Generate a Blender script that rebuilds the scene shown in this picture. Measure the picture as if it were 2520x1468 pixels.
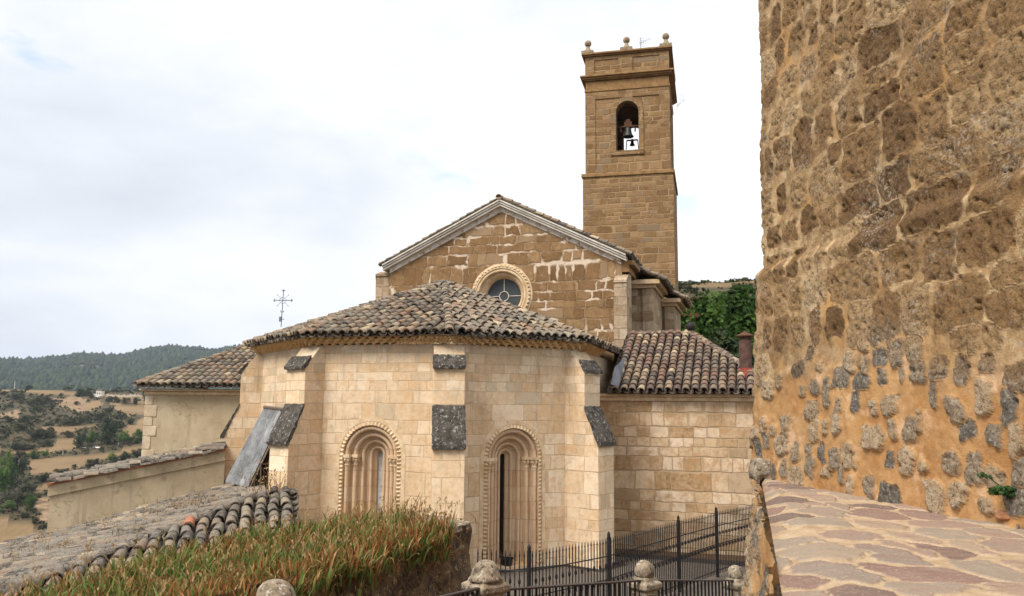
import bpy, math, random
import numpy as np
from mathutils import Vector, Matrix, noise as mnoise
for o in list(bpy.data.objects): bpy.data.objects.remove(o)
S = bpy.context.scene
COL = S.collection
R_ = math.radians
random.seed(7)
# ------------------------------------------------------------------ camera
F_PX, CX, CY = 2016.0, 1260.0, 734.0          # photograph measured on a 2520 px wide copy
PITCH, ROLL, EYE = R_(7.5), 0.008, Vector((0, 0, 5.0))
fw = Vector((0, math.cos(PITCH), math.sin(PITCH)))
up0 = Vector((0, -math.sin(PITCH), math.cos(PITCH)))
rt0 = Vector((1, 0, 0))
rt = rt0*math.cos(ROLL) + up0*math.sin(ROLL)
up = up0*math.cos(ROLL) - rt0*math.sin(ROLL)
cam = bpy.data.cameras.new("camera"); camo = bpy.data.objects.new("camera", cam); COL.objects.link(camo)
m = Matrix.Identity(4)
for i in range(3):
    m[i][0], m[i][1], m[i][2], m[i][3] = rt[i], up[i], -fw[i], EYE[i]
camo.matrix_world = m
cam.sensor_width = 36; cam.lens = 36*F_PX/2520; cam.clip_end = 20000; cam.clip_start = .1
S.camera = camo
S.render.resolution_x, S.render.resolution_y = 1024, 596
def ray(X, Y):
    return rt*(X-CX) - up*(Y-CY) + fw*F_PX
def at(X, Y, d):
    r = ray(X, Y); return EYE + r*(d/r.y)
def zat(X, Y, d): return at(X, Y, d).z
def pix(p):
    q = Vector(p)-EYE; k = q.dot(fw)
    return CX+F_PX*q.dot(rt)/k, CY-F_PX*q.dot(up)/k
# ------------------------------------------------------------------ sky, sun, exposure
S.view_settings.view_transform = 'Standard'; S.view_settings.look = 'None'
S.view_settings.exposure = 0.72; S.view_settings.gamma = 1
SUN_EL, SUN_AZ = R_(50), R_(225)      # azimuth: clockwise from +Y, direction the light comes from
W = bpy.data.worlds.new("World"); S.world = W; W.use_nodes = True
def nd(nt, t, ins=None, **props):
    n = nt.nodes.new(t)
    for k, v in props.items(): setattr(n, k, v)
    for k, v in (ins or {}).items():
        if isinstance(v, bpy.types.NodeSocket): nt.links.new(v, n.inputs[k])
        elif v is not None: n.inputs[k].default_value = v
    return n
def c4(c): return (c[0], c[1], c[2], 1.0)
def mth(nt, op, a, b=None, c=None, clamp=False):
    d = {0: a}
    if b is not None: d[1] = b
    if c is not None: d[2] = c
    return nd(nt, 'ShaderNodeMath', d, operation=op, use_clamp=clamp).outputs[0]
def mix(nt, f, a, b, blend='MIX'):
    n = nd(nt, 'ShaderNodeMix', {0: f}, data_type='RGBA', blend_type=blend)
    for k, v in ((6, a), (7, b)):
        if isinstance(v, bpy.types.NodeSocket): nt.links.new(v, n.inputs[k])
        else: n.inputs[k].default_value = c4(v)
    return n.outputs[2]
def ramp(nt, f, stops, interp='LINEAR'):
    n = nd(nt, 'ShaderNodeValToRGB', {0: f}); e = n.color_ramp.elements
    n.color_ramp.interpolation = interp
    while len(e) < len(stops): e.new(.5)
    for el, (p, c) in zip(e, stops):
        el.position = p; el.color = c4(c) if hasattr(c, '__len__') else (c, c, c, 1)
    return n.outputs[0]
def noi(nt, vec, scale, detail=4, rough=.55, dist=0):
    return nd(nt, 'ShaderNodeTexNoise', {'Vector': vec, 'Scale': scale, 'Detail': detail, 'Roughness': rough, 'Distortion': dist}).outputs[0]
def step(nt, x, a, b): 
    return nd(nt, 'ShaderNodeMapRange', {0: x, 1: a, 2: b, 3: 0.0, 4: 1.0}, interpolation_type='SMOOTHSTEP').outputs[0]
nt = W.node_tree; nt.nodes.clear()
sky = nd(nt, 'ShaderNodeTexSky', sky_type='NISHITA', sun_disc=False, sun_elevation=SUN_EL, sun_rotation=SUN_AZ, air_density=1.2, dust_density=2.0)
tc = nd(nt, 'ShaderNodeTexCoord')
mp = nd(nt, 'ShaderNodeMapping', {'Vector': tc.outputs['Generated'], 'Scale': (1.0, 1.0, 2.2), 'Location': (.35, .1, .2)})
n1 = noi(nt, mp.outputs[0], 2.2, 7, .52, .25)
n2 = noi(nt, mp.outputs[0], 5.0, 6, .55, .2)
sx = nd(nt, 'ShaderNodeSeparateXYZ', {0: tc.outputs['Generated']})
lft = mth(nt, 'MULTIPLY', sx.outputs[0], -.20)
dens = mth(nt, 'ADD', mth(nt, 'ADD', mth(nt, 'MULTIPLY', n1, .75), mth(nt, 'MULTIPLY', n2, .25)), lft)
cloud = ramp(nt, dens, [(.30, (7.9, 7.92, 7.95)), (.45, (7.2, 7.25, 7.35)), (.54, (6.5, 6.65, 6.9)), (.64, (5.5, 5.75, 6.15)), (.78, (4.6, 4.9, 5.4))])
hole = step(nt, n2, .41, .30)
skyc = mix(nt, 1.0, sky.outputs[0], (1.6, 1.6, 1.6), 'MULTIPLY')
colr = mix(nt, mth(nt, 'MULTIPLY', hole, .55), cloud, skyc)
bg = nd(nt, 'ShaderNodeBackground', {0: colr, 1: 0.1})
nt.links.new(bg.outputs[0], nd(nt, 'ShaderNodeOutputWorld').inputs[0])
sun = bpy.data.lights.new("sun", 'SUN'); sun.energy = 2.7; sun.angle = R_(24); sun.color = (1, .95, .87)
suno = bpy.data.objects.new("sun", sun); COL.objects.link(suno)
sd = Vector((math.sin(SUN_AZ)*math.cos(SUN_EL), math.cos(SUN_AZ)*math.cos(SUN_EL), math.sin(SUN_EL)))
suno.rotation_euler = sd.to_track_quat('Z', 'Y').to_euler(); suno.location = (-20, -20, 60)
# ------------------------------------------------------------------ mesh helpers
class Fr:                                      # a wall frame: s to the right, d outward, angle 0 faces the camera
    def __init__(s, x, y, ang):
        s.o = Vector((x, y, 0)); a = R_(ang); s.ang = ang
        s.n = Vector((math.sin(a), -math.cos(a), 0)); s.t = Vector((math.cos(a), math.sin(a), 0))
    def p(s, u, z, d=0.0):
        return s.o + s.t*u + s.n*d + Vector((0, 0, z))
class MB:
    def __init__(s): s.v = []; s.f = []; s.r = []
    def add(s, vs, fs, r=0.0):
        b = len(s.v); s.v += [tuple(v) for v in vs]
        s.f += [tuple(i+b for i in f) for f in fs]; s.r += [r]*len(fs)
    def quad(s, a, b, c, d, r=0.0): s.add([a, b, c, d], [(0, 1, 2, 3)], r)
    def poly(s, pts, r=0.0): s.add(pts, [tuple(range(len(pts)))], r)
    def hexa(s, c, r=0.0):                     # 8 corners: lower four, upper four
        s.add(c, [(3, 2, 1, 0), (4, 5, 6, 7), (0, 1, 5, 4), (1, 2, 6, 5), (2, 3, 7, 6), (3, 0, 4, 7)], r)
    def fbox(s, fr, s0, s1, z0, z1, d0, d1, r=0.0):
        s.hexa([fr.p(s0, z0, d1), fr.p(s1, z0, d1), fr.p(s1, z0, d0), fr.p(s0, z0, d0),
                fr.p(s0, z1, d1), fr.p(s1, z1, d1), fr.p(s1, z1, d0), fr.p(s0, z1, d0)], r)
    def prism(s, pts, vec, r=0.0):
        n = len(pts); q = [Vector(p)+Vector(vec) for p in pts]
        s.add(list(pts)+q, [tuple(range(n))[::-1], tuple(range(n, 2*n))] + [(i, (i+1) % n, n+(i+1) % n, n+i) for i in range(n)], r)
    def tube(s, pts, rad, n=6, r=0.0, cap=True):
        pts = [Vector(p) for p in pts]; k = len(pts)
        if not hasattr(rad, '__len__'): rad = [rad]*k
        vs = []; 
        for i, p in enumerate(pts):
            d = (pts[min(i+1, k-1)]-pts[max(i-1, 0)]).normalized()
            a = d.orthogonal().normalized() if i == 0 else (pa - d*pa.dot(d)).normalized()
            pa = a; b = d.cross(a)
            vs += [p+(a*math.cos(6.2832*j/n)+b*math.sin(6.2832*j/n))*rad[i] for j in range(n)]
        fs = [(i*n+j, i*n+(j+1) % n, (i+1)*n+(j+1) % n, (i+1)*n+j) for i in range(k-1) for j in range(n)]
        if cap: fs += [tuple(range(n))[::-1], tuple((k-1)*n+j for j in range(n))]
        s.add(vs, fs, r)
    def lathe(s, c, prof, n=16, r=0.0, sq=0):
        c = Vector(c); vs = []
        for (rr, z) in prof:
            vs += [c+Vector((rr*math.cos(6.2832*j/n), rr*math.sin(6.2832*j/n), z)) for j in range(n)]
        k = len(prof)
        fs = [(i*n+j, i*n+(j+1) % n, (i+1)*n+(j+1) % n, (i+1)*n+j) for i in range(k-1) for j in range(n)]
        fs += [tuple(range(n))[::-1], tuple((k-1)*n+j for j in range(n))]
        s.add(vs, fs, r)
    def build(s, name, mat, parent=None, loc=None, smooth=False, bevel=0):
        return mk(name, np.array(s.v, dtype=np.float64).reshape(-1, 3), s.f, mat, parent, loc, smooth, np.array(s.r, dtype=np.float32), bevel=bevel)
WLOC = {}
def mk(name, V, faces, mat, parent=None, loc=None, smooth=False, rnd=None, vattr=None, bevel=0):
    me = bpy.data.meshes.new(name)
    base = np.array(WLOC[parent.name]) if parent else np.array(loc if loc is not None else (0, 0, 0), dtype=float)
    me.from_pydata((V-base).tolist() if len(V) < 4 else [], [], [] ) if False else None
    faces = faces if isinstance(faces, np.ndarray) else faces
    nv = len(V)
    me.vertices.add(nv); me.vertices.foreach_set('co', (V-base).astype(np.float32).ravel())
    if isinstance(faces, np.ndarray):
        k = faces.shape[1]; tot = np.full(len(faces), k, np.int32); idx = faces.ravel().astype(np.int32)
    else:
        tot = np.array([len(f) for f in faces], np.int32); idx = np.fromiter((i for f in faces for i in f), np.int32)
    st = np.concatenate(([0], np.cumsum(tot)[:-1])).astype(np.int32)
    me.loops.add(len(idx)); me.loops.foreach_set('vertex_index', idx)
    me.polygons.add(len(tot)); me.polygons.foreach_set('loop_start', st)
    try: me.polygons.foreach_set('loop_total', tot)
    except Exception: pass
    me.update(calc_edges=True); me.validate()
    if len(me.polygons) == len(tot):
        nrm = np.empty(len(tot)*3, np.float32); me.polygons.foreach_get('normal', nrm); nrm = nrm.reshape(-1, 3)
        if not smooth or vattr is None:
            N = np.repeat(nrm, tot, axis=0); P = V[idx]
            hor = np.hypot(N[:, 0], N[:, 1]); fl = np.abs(N[:, 2]) > .93
            tx = np.where(fl, 1, -N[:, 1]/np.maximum(hor, 1e-6)); ty = np.where(fl, 0, N[:, 0]/np.maximum(hor, 1e-6))
            u = P[:, 0]*tx + P[:, 1]*ty; v = np.where(fl, P[:, 1], P[:, 2]/np.maximum(hor, .3))
            uv = me.uv_layers.new(name='UVMap'); uv.data.foreach_set('uv', np.stack([u, v], 1).astype(np.float32).ravel())
        if rnd is not None:
            a = me.attributes.new('rnd', 'FLOAT', 'FACE'); a.data.foreach_set('value', rnd)
    for k, arr in (vattr or {}).items():
        a = me.attributes.new(k, 'FLOAT', 'POINT'); a.data.foreach_set('value', arr.astype(np.float32))
    me.polygons.foreach_set('use_smooth', np.ones(len(me.polygons), bool))
    if not smooth: me.set_sharp_from_angle(angle=R_(38))
    me.materials.append(mat)
    o = bpy.data.objects.new(name, me); COL.objects.link(o)
    if parent: o.parent = parent; WLOC[o.name] = tuple(base)
    else: o.location = base; WLOC[o.name] = tuple(base)
    if bevel:
        b = o.modifiers.new('bevel', 'BEVEL'); b.width = bevel; b.segments = 2; b.limit_method = 'ANGLE'; b.angle_limit = R_(35)
    return o
def roughen(o, lv=4, amp=.03, size=.12):
    sb = o.modifiers.new('sub', 'SUBSURF'); sb.subdivision_type = 'SIMPLE'; sb.levels = sb.render_levels = lv
    tx = bpy.data.textures.get('rough%g' % size) or bpy.data.textures.new('rough%g' % size, 'CLOUDS'); tx.noise_scale = size; tx.noise_depth = 4
    d = o.modifiers.new('rough', 'DISPLACE'); d.texture = tx; d.texture_coords = 'GLOBAL'; d.strength = amp; d.mid_level = .5
    return o
def thing(name, label, cat, loc, group=None):
    o = bpy.data.objects.new(name, None); o.empty_display_size = .2; COL.objects.link(o); o.location = loc
    WLOC[o.name] = tuple(loc); return tag(o, label, cat, group)
def tag(o, label, cat, group=None, kind=None):
    if label: o['label'] = label
    if cat: o['category'] = cat
    if group: o['group'] = group
    if kind: o['kind'] = kind
    return o
def kindof(o, kind): o['kind'] = kind; return o
def copy_tree(o, parent=None):
    c = o.copy(); COL.objects.link(c)
    if parent: c.parent = parent
    for ch in list(o.children): copy_tree(ch, c)
    return c
# ------------------------------------------------------------------ materials
def newmat(name):
    m = bpy.data.materials.new(name); m.use_nodes = True; nt = m.node_tree; nt.nodes.clear()
    out = nd(nt, 'ShaderNodeOutputMaterial'); bs = nd(nt, 'ShaderNodeBsdfPrincipled')
    bs.inputs['Specular IOR Level'].default_value = .25; bs.inputs['Roughness'].default_value = .9
    nt.links.new(bs.outputs[0], out.inputs[0]); return m, nt, bs
def bump(nt, bs, h, dist, strength=1.0):
    b = nd(nt, 'ShaderNodeBump', {'Height': h, 'Distance': dist, 'Strength': strength}); nt.links.new(b.outputs[0], bs.inputs['Normal'])
def pos(nt): return nd(nt, 'ShaderNodeNewGeometry').outputs['Position']
def ashlar(name, stops, rowh, bw, mw, mcol, seed=0, mnoise_=(0, 1), pit=.5, rough=.012, stain=None, grime=.25, rw=.72, mcol2=None, mot=None, streak=0, top=None):
    m, nt, bs = newmat(name)
    uv = nd(nt, 'ShaderNodeUVMap').outputs[0]; P = pos(nt)
    wob = nd(nt, 'ShaderNodeTexNoise', {'Vector': P, 'Scale': 2.6, 'Detail': 3.0})
    off = nd(nt, 'ShaderNodeVectorMath', {0: wob.outputs['Color'], 1: (.5, .5, .5)}, operation='SUBTRACT').outputs[0]
    off = nd(nt, 'ShaderNodeVectorMath', {0: off, 3: rough*6}, operation='SCALE').outputs[0]
    uvd = nd(nt, 'ShaderNodeVectorMath', {0: uv, 1: off}, operation='ADD').outputs[0]
    sp = nd(nt, 'ShaderNodeSeparateXYZ', {0: uvd}); u, v = sp.outputs[0], sp.outputs[1]
    k = 1/rowh
    v2 = mth(nt, 'ADD', mth(nt, 'MULTIPLY', v, k), mth(nt, 'MULTIPLY', mth(nt, 'SINE', mth(nt, 'MULTIPLY', v, k*1.13)), .28))
    v2 = mth(nt, 'ADD', v2, mth(nt, 'MULTIPLY', mth(nt, 'SINE', mth(nt, 'MULTIPLY', v, k*.37)), .5))
    v2 = mth(nt, 'ADD', v2, seed*3.17)
    row = mth(nt, 'FLOOR', v2); fv = mth(nt, 'FRACT', v2)
    w1 = nd(nt, 'ShaderNodeTexWhiteNoise', {'W': mth(nt, 'ADD', row, seed*1.7)}, noise_dimensions='1D').outputs[0]
    wd = mth(nt, 'MULTIPLY', mth(nt, 'ADD', mth(nt, 'MULTIPLY', w1, .7), .65), bw)
    u2 = mth(nt, 'ADD', mth(nt, 'DIVIDE', u, wd), mth(nt, 'MULTIPLY', w1, 37.7))
    u2 = mth(nt, 'ADD', u2, mth(nt, 'MULTIPLY', mth(nt, 'SINE', mth(nt, 'ADD', mth(nt, 'MULTIPLY', u, 1.9/bw), mth(nt, 'MULTIPLY', row, 5.1))), .3))
    cl = mth(nt, 'FLOOR', u2); fu = mth(nt, 'FRACT', u2)
    cid = nd(nt, 'ShaderNodeCombineXYZ', {0: cl, 1: row, 2: float(seed)}).outputs[0]
    wn = nd(nt, 'ShaderNodeTexWhiteNoise', {'Vector': cid}, noise_dimensions='3D')
    r1 = wn.outputs[0]; r2 = nd(nt, 'ShaderNodeSeparateColor', {0: wn.outputs[1]}).outputs[1]
    eu = mth(nt, 'MULTIPLY', mth(nt, 'MINIMUM', fu, mth(nt, 'SUBTRACT', 1.0, fu)), wd)
    ev = mth(nt, 'MULTIPLY', mth(nt, 'MINIMUM', fv, mth(nt, 'SUBTRACT', 1.0, fv)), rowh)
    ed = mth(nt, 'MINIMUM', eu, ev)
    fine = noi(nt, P, 38, 5, .65)
    ed = mth(nt, 'ADD', ed, mth(nt, 'MULTIPLY', mth(nt, 'SUBTRACT', fine, .5), mw*1.3))
    nm = noi(nt, P, .9, 4, .6)
    mwid = mth(nt, 'MULTIPLY', nd(nt, 'ShaderNodeMapRange', {0: nm, 1: .38, 2: .68, 3: mnoise_[0], 4: mnoise_[1]}).outputs[0], mw)
    ston = nd(nt, 'ShaderNodeMapRange', {0: ed, 1: mth(nt, 'MULTIPLY', mwid, .6), 2: mth(nt, 'ADD', mth(nt, 'MULTIPLY', mwid, 1.15), .003), 3: 0.0, 4: 1.0}).outputs[0]
    big = noi(nt, P, 1.7, 5, .6); med = noi(nt, P, 7, 6, .7)
    val = mth(nt, 'ADD', mth(nt, 'MULTIPLY', r1, rw), mth(nt, 'ADD', mth(nt, 'MULTIPLY', mth(nt, 'SUBTRACT', med, .36), 1.0), (.72-rw)*.5))
    col = ramp(nt, val, stops)
    col = mix(nt, mth(nt, 'MULTIPLY', step(nt, big, .45, .75), grime), col, (stops[0][1][0]*.72, stops[0][1][1]*.66, stops[0][1][2]*.6))
    if mot:
        blo = noi(nt, P, 2.4, 6, .68, .3); bl2 = noi(nt, nd(nt, 'ShaderNodeVectorMath', {0: P, 1: (9.1, 4.2, 7.7)}, operation='ADD').outputs[0], 3.6, 6, .7)
        pick = mth(nt, 'GREATER_THAN', r2, .62)
        col = mix(nt, mth(nt, 'MULTIPLY', step(nt, mth(nt, 'ADD', blo, mth(nt, 'MULTIPLY', pick, .05)), .52, .64), mot[1]), col, mot[0])
        col = mix(nt, mth(nt, 'MULTIPLY', step(nt, bl2, .55, .66), mot[3]), col, mot[2])
        col = mix(nt, mth(nt, 'MULTIPLY', mth(nt, 'GREATER_THAN', r2, .93), .55), col, mot[2])
    if streak:
        sn = noi(nt, nd(nt, 'ShaderNodeMapping', {'Vector': P, 'Scale': (3.2, 3.2, .28)}).outputs[0], 1.6, 6, .7)
        sk = mth(nt, 'MULTIPLY', mth(nt, 'MULTIPLY', step(nt, sn, .53, .68), step(nt, big, .40, .58)), streak)
        col = mix(nt, sk, col, (.23, .165, .10))
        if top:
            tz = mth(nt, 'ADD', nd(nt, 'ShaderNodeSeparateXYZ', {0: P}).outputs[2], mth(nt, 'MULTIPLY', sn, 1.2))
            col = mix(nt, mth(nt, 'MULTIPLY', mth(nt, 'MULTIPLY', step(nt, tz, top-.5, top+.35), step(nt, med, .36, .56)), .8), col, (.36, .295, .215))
    pits = step(nt, noi(nt, P, 42, 3, .7), .62, .70)
    pm = step(nt, noi(nt, P, 3.1, 3, .6), .47, .62)
    pitf = mth(nt, 'MULTIPLY', mth(nt, 'MULTIPLY', pits, pm), pit)
    mc = mix(nt, step(nt, fine, .3, .7), (mcol[0]*.8, mcol[1]*.78, mcol[2]*.75), mcol)
    if mcol2: mc = mix(nt, step(nt, nm, .50, .58), mc, mcol2)
    if stain:
        zc, zw, sc, sa = stain
        sz = nd(nt, 'ShaderNodeSeparateXYZ', {0: P}).outputs[2]
        sm = mth(nt, 'MULTIPLY', step(nt, mth(nt, 'ADD', sz, mth(nt, 'MULTIPLY', big, 1.2)), zc+zw, zc-zw), sa)
        col = mix(nt, sm, col, sc)
    col = mix(nt, pitf, mix(nt, ston, mc, col), (.12, .075, .04))
    nt.links.new(col, bs.inputs[0])
    h = mth(nt, 'ADD', mth(nt, 'MULTIPLY', ston, .5), mth(nt, 'ADD', mth(nt, 'MULTIPLY', med, .45), mth(nt, 'MULTIPLY', fine, .18)))
    h = mth(nt, 'SUBTRACT', h, mth(nt, 'MULTIPLY', pitf, .5))
    bump(nt, bs, mth(nt, 'ADD', h, mth(nt, 'MULTIPLY', r2, .25)), rough*1.6)
    return m
def plainmat(name, c0, c1, scale=4, bs_h=.01, fine=40, spots=None, metal=0, rough=.9, spot_t=(.58, .66), spot_s=14, spec=.25, drip=None):
    m, nt, bs = newmat(name); P = pos(nt)
    a = noi(nt, P, scale, 6, .65); b = noi(nt, P, fine, 5, .65)
    col = mix(nt, step(nt, mth(nt, 'ADD', mth(nt, 'MULTIPLY', a, .7), mth(nt, 'MULTIPLY', b, .3)), .36, .64), c0, c1)
    for i, sc in enumerate(spots or []):
        s = noi(nt, nd(nt, 'ShaderNodeVectorMath', {0: P, 1: (7.3*i+3, 2.1*i, 5*i)}, operation='ADD').outputs[0], spot_s*(1+.6*i), 5, .75)
        col = mix(nt, step(nt, s, spot_t[0], spot_t[1]), col, sc)
    if drip:
        sn = noi(nt, nd(nt, 'ShaderNodeMapping', {'Vector': P, 'Scale': (2.6, 2.6, .22)}).outputs[0], 1.5, 6, .7)
        col = mix(nt, mth(nt, 'MULTIPLY', mth(nt, 'MULTIPLY', step(nt, sn, .52, .66), step(nt, a, .40, .55)), drip[1]), col, drip[0])
        crk = nd(nt, 'ShaderNodeTexVoronoi', {'Vector': nd(nt, 'ShaderNodeVectorMath', {0: P, 1: nd(nt, 'ShaderNodeTexNoise', {'Vector': P, 'Scale': 2.5, 'Detail': 4.0}).outputs['Color']}, operation='ADD').outputs[0], 'Scale': .55}, feature='DISTANCE_TO_EDGE').outputs['Distance']
        col = mix(nt, mth(nt, 'MULTIPLY', step(nt, crk, .010, .003), .45), col, (.18, .13, .08))
    nt.links.new(col, bs.inputs[0]); bs.inputs['Metallic'].default_value = metal; bs.inputs['Roughness'].default_value = rough
    bs.inputs['Specular IOR Level'].default_value = spec
    bump(nt, bs, mth(nt, 'ADD', a, mth(nt, 'MULTIPLY', b, .5)), bs_h)
    return m
def tilemat(name, stops, lich=.5, dark=.4):
    m, nt, bs = newmat(name); P = pos(nt)
    r = nd(nt, 'ShaderNodeAttribute', attribute_name='rnd').outputs['Fac']
    a = noi(nt, P, 9, 5, .7); b = noi(nt, P, 45, 4, .7); c = noi(nt, P, 1.1, 3, .6)
    col = ramp(nt, mth(nt, 'ADD', r, mth(nt, 'MULTIPLY', mth(nt, 'SUBTRACT', a, .5), .35)), stops)
    l1 = mth(nt, 'MULTIPLY', step(nt, mth(nt, 'ADD', mth(nt, 'MULTIPLY', a, .45), mth(nt, 'ADD', mth(nt, 'MULTIPLY', b, .35), mth(nt, 'MULTIPLY', c, .3))), .50, .60), lich)
    col = mix(nt, l1, col, mix(nt, b, (.11, .098, .08), (.34, .30, .24)))
    d1 = mth(nt, 'MULTIPLY', step(nt, noi(nt, P, 22, 5, .75), .54, .64), dark)
    col = mix(nt, d1, col, (.035, .032, .03))
    nt.links.new(col, bs.inputs[0]); bump(nt, bs, mth(nt, 'ADD', a, b), .012)
    return m
M = {}
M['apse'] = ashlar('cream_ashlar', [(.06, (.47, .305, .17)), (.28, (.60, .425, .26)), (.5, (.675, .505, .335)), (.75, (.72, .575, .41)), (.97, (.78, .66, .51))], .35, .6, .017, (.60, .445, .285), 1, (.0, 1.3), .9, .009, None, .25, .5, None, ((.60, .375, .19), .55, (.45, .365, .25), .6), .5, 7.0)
M['annex'] = ashlar('patched_ashlar', [(.02, (.25, .145, .065)), (.16, (.39, .25, .13)), (.34, (.50, .345, .205)), (.6, (.58, .425, .275)), (.97, (.70, .56, .42))], .34, .62, .024, (.47, .335, .205), 2, (.4, 1.3), 1.0, .018, None, .45, .68, None, ((.40, .225, .10), .65, (.34, .25, .155), .6), .5)
M['gable'] = ashlar('brown_blocks', [(.08, (.14, .073, .029)), (.4, (.225, .125, .054)), (.7, (.30, .18, .083)), (.95, (.40, .265, .145))], .42, .6, .055, (.385, .25, .135), 3, (.15, 1.6), 1.0, .045, None, .35, .55, (.66, .52, .39), ((.185, .105, .045), .6, (.36, .255, .155), .6), .5)
M['tower'] = ashlar('tower_blocks', [(.08, (.15, .08, .032)), (.4, (.225, .13, .056)), (.7, (.285, .172, .08)), (.95, (.36, .235, .125))], .32, .66, .038, (.375, .245, .13), 4, (.3, 1.3), 1.0, .028, None, .15, .62, None, ((.185, .11, .05), .55, (.22, .17, .115), .5), .8)
M['stone'] = plainmat('dressed_stone', (.50, .345, .19), (.70, .54, .365), 3.5, .008, 30, [(.42, .30, .185)], spot_s=6)
M['greystone'] = plainmat('weathered_pale_stone', (.46, .41, .345), (.68, .62, .54), 2.6, .008, 26, [(.25, .215, .17)], spot_t=(.62, .70))
M['lime'] = plainmat('white_limewash', (.60, .52, .44), (.78, .72, .66), 4, .006, 30, [(.36, .23, .12)], spot_t=(.55, .6), spot_s=5)
M['brownstone'] = plainmat('brown_dressed_stone', (.20, .108, .043), (.32, .19, .08), 3, .012, 25, [(.10, .065, .035)])
M['lichen'] = plainmat('lichen_stone', (.03, .026, .022), (.10, .085, .068), 5, .035, 30, [(.27, .25, .215), (.40, .37, .33)], spot_t=(.57, .66), spot_s=8)
M['finial'] = plainmat('weathered_finial_stone', (.20, .15, .095), (.36, .28, .19), 6, .012, 40, [(.09, .075, .06)])
M['quoin'] = plainmat('quoin_stone', (.42, .31, .19), (.62, .51, .38), 2.2, .012, 30, [(.30, .21, .12)], spot_s=9)
M['redstone'] = plainmat('reddish_stone', (.33, .15, .075), (.45, .24, .13), 6, .01, 30)
M['brick'] = plainmat('red_brick_edge', (.28, .10, .055), (.42, .19, .11), 9, .008, 30)
M['leafwall'] = None
M['post'] = plainmat('post_stone', (.17, .125, .08), (.36, .285, .20), 6, .014, 40, [(.05, .043, .036), (.50, .47, .42)], spot_t=(.55, .62), spot_s=13)
M['plaster'] = plainmat('ochre_render', (.37, .285, .175), (.51, .41, .275), .7, .014, 55, [(.41, .32, .20), (.31, .24, .155)], spot_s=1.6, drip=((.27, .21, .135), .6))
M['cornice'] = plainmat('ochre_tile_ends', (.50, .30, .125), (.66, .46, .24), 5, .006, 30)
M['tile'] = tilemat('old_roof_tile', [(.0, (.045, .036, .03)), (.2, (.115, .082, .058)), (.45, (.20, .145, .095)), (.66, (.29, .215, .14)), (.82, (.25, .13, .075)), (.93, (.40, .30, .185)), (1, (.55, .43, .27))], .75, .55)
M['tile_red'] = tilemat('red_brown_tile', [(.0, (.06, .04, .032)), (.2, (.125, .075, .055)), (.42, (.20, .098, .064)), (.6, (.175, .12, .085)), (.8, (.25, .17, .105)), (.93, (.29, .205, .13)), (1, (.48, .37, .23))], .5, .5)
M['tile_grey'] = tilemat('mossy_grey_tile', [(.0, (.045, .037, .031)), (.3, (.105, .085, .068)), (.55, (.17, .138, .11)), (.78, (.23, .16, .11)), (.92, (.32, .24, .155)), (1, (.46, .36, .25))], .9, .7)
M['under'] = plainmat('roof_mortar', (.06, .05, .04), (.14, .11, .085), 8, .01)
M['dark'] = plainmat('dark_void', (.006, .005, .005), (.012, .01, .009), 2, .001)
M['soffit'] = plainmat('dark_soffit', (.035, .025, .016), (.07, .05, .03), 6, .01)
M['glass'] = plainmat('dark_leaded_glass', (.03, .037, .04), (.05, .058, .062), 5, .002, 20, rough=.5, spec=.3)
M['slit_reflection'] = plainmat('sky_reflection_pane', (.33, .325, .31), (.50, .49, .47), 5, .003, 20, [(.2, .19, .17)], rough=.9, spot_s=5, spec=.05)  # slit pane: the reflected sky is put into its pale grey colour
M['iron'] = plainmat('black_iron', (.012, .011, .011), (.028, .024, .022), 20, .002, 60, rough=.6)
M['rail'] = plainmat('brown_painted_iron', (.035, .024, .020), (.07, .048, .04), 18, .002, 60, rough=.55)
M['rust'] = plainmat('rusty_iron', (.06, .03, .018), (.13, .06, .03), 20, .003, 60)
M['tin'] = plainmat('grey_fibre_sheet', (.13, .132, .135), (.27, .27, .27), 1.6, .004, 14, [(.09, .09, .09)], rough=.85, spot_s=4, drip=((.40, .40, .40), .6))
M['lead'] = plainmat('lead_flashing', (.13, .145, .17), (.25, .27, .31), 3, .004, 20, rough=.5)
M['bronze'] = plainmat('bell_bronze', (.028, .03, .026), (.06, .065, .055), 8, .002, rough=.5, metal=.4)
M['wood'] = plainmat('grey_wood', (.10, .075, .055), (.20, .15, .11), 12, .004)
M['redpaint'] = plainmat('red_flashing', (.20, .03, .02), (.30, .055, .04), 6, .003, rough=.6)
M['chimney'] = plainmat('sooty_pipe', (.06, .035, .028), (.14, .075, .055), 5, .004, 30)
M['soil'] = plainmat('dry_soil', (.07, .04, .02), (.15, .09, .045), 7, .03, 40)
M['darkwall'] = plainmat('mossy_dark_wall', (.045, .032, .022), (.22, .145, .085), 3.2, .03, 24, [(.03, .022, .015), (.36, .25, .15)], spot_t=(.54, .64), spot_s=7)
M['gravel'] = plainmat('grey_gravel', (.085, .068, .054), (.21, .175, .145), 22, .04, 60, [(.05, .04, .033)], spot_s=30)
M['asphalt'] = plainmat('dark_drain_strip', (.02, .018, .016), (.045, .04, .035), 8, .008)
M['bark'] = plainmat('bark', (.06, .045, .03), (.12, .09, .06), 6, .02)
M['white'] = plainmat('pale_wall', (.62, .56, .48), (.75, .70, .63), 1.5, .004)
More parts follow.
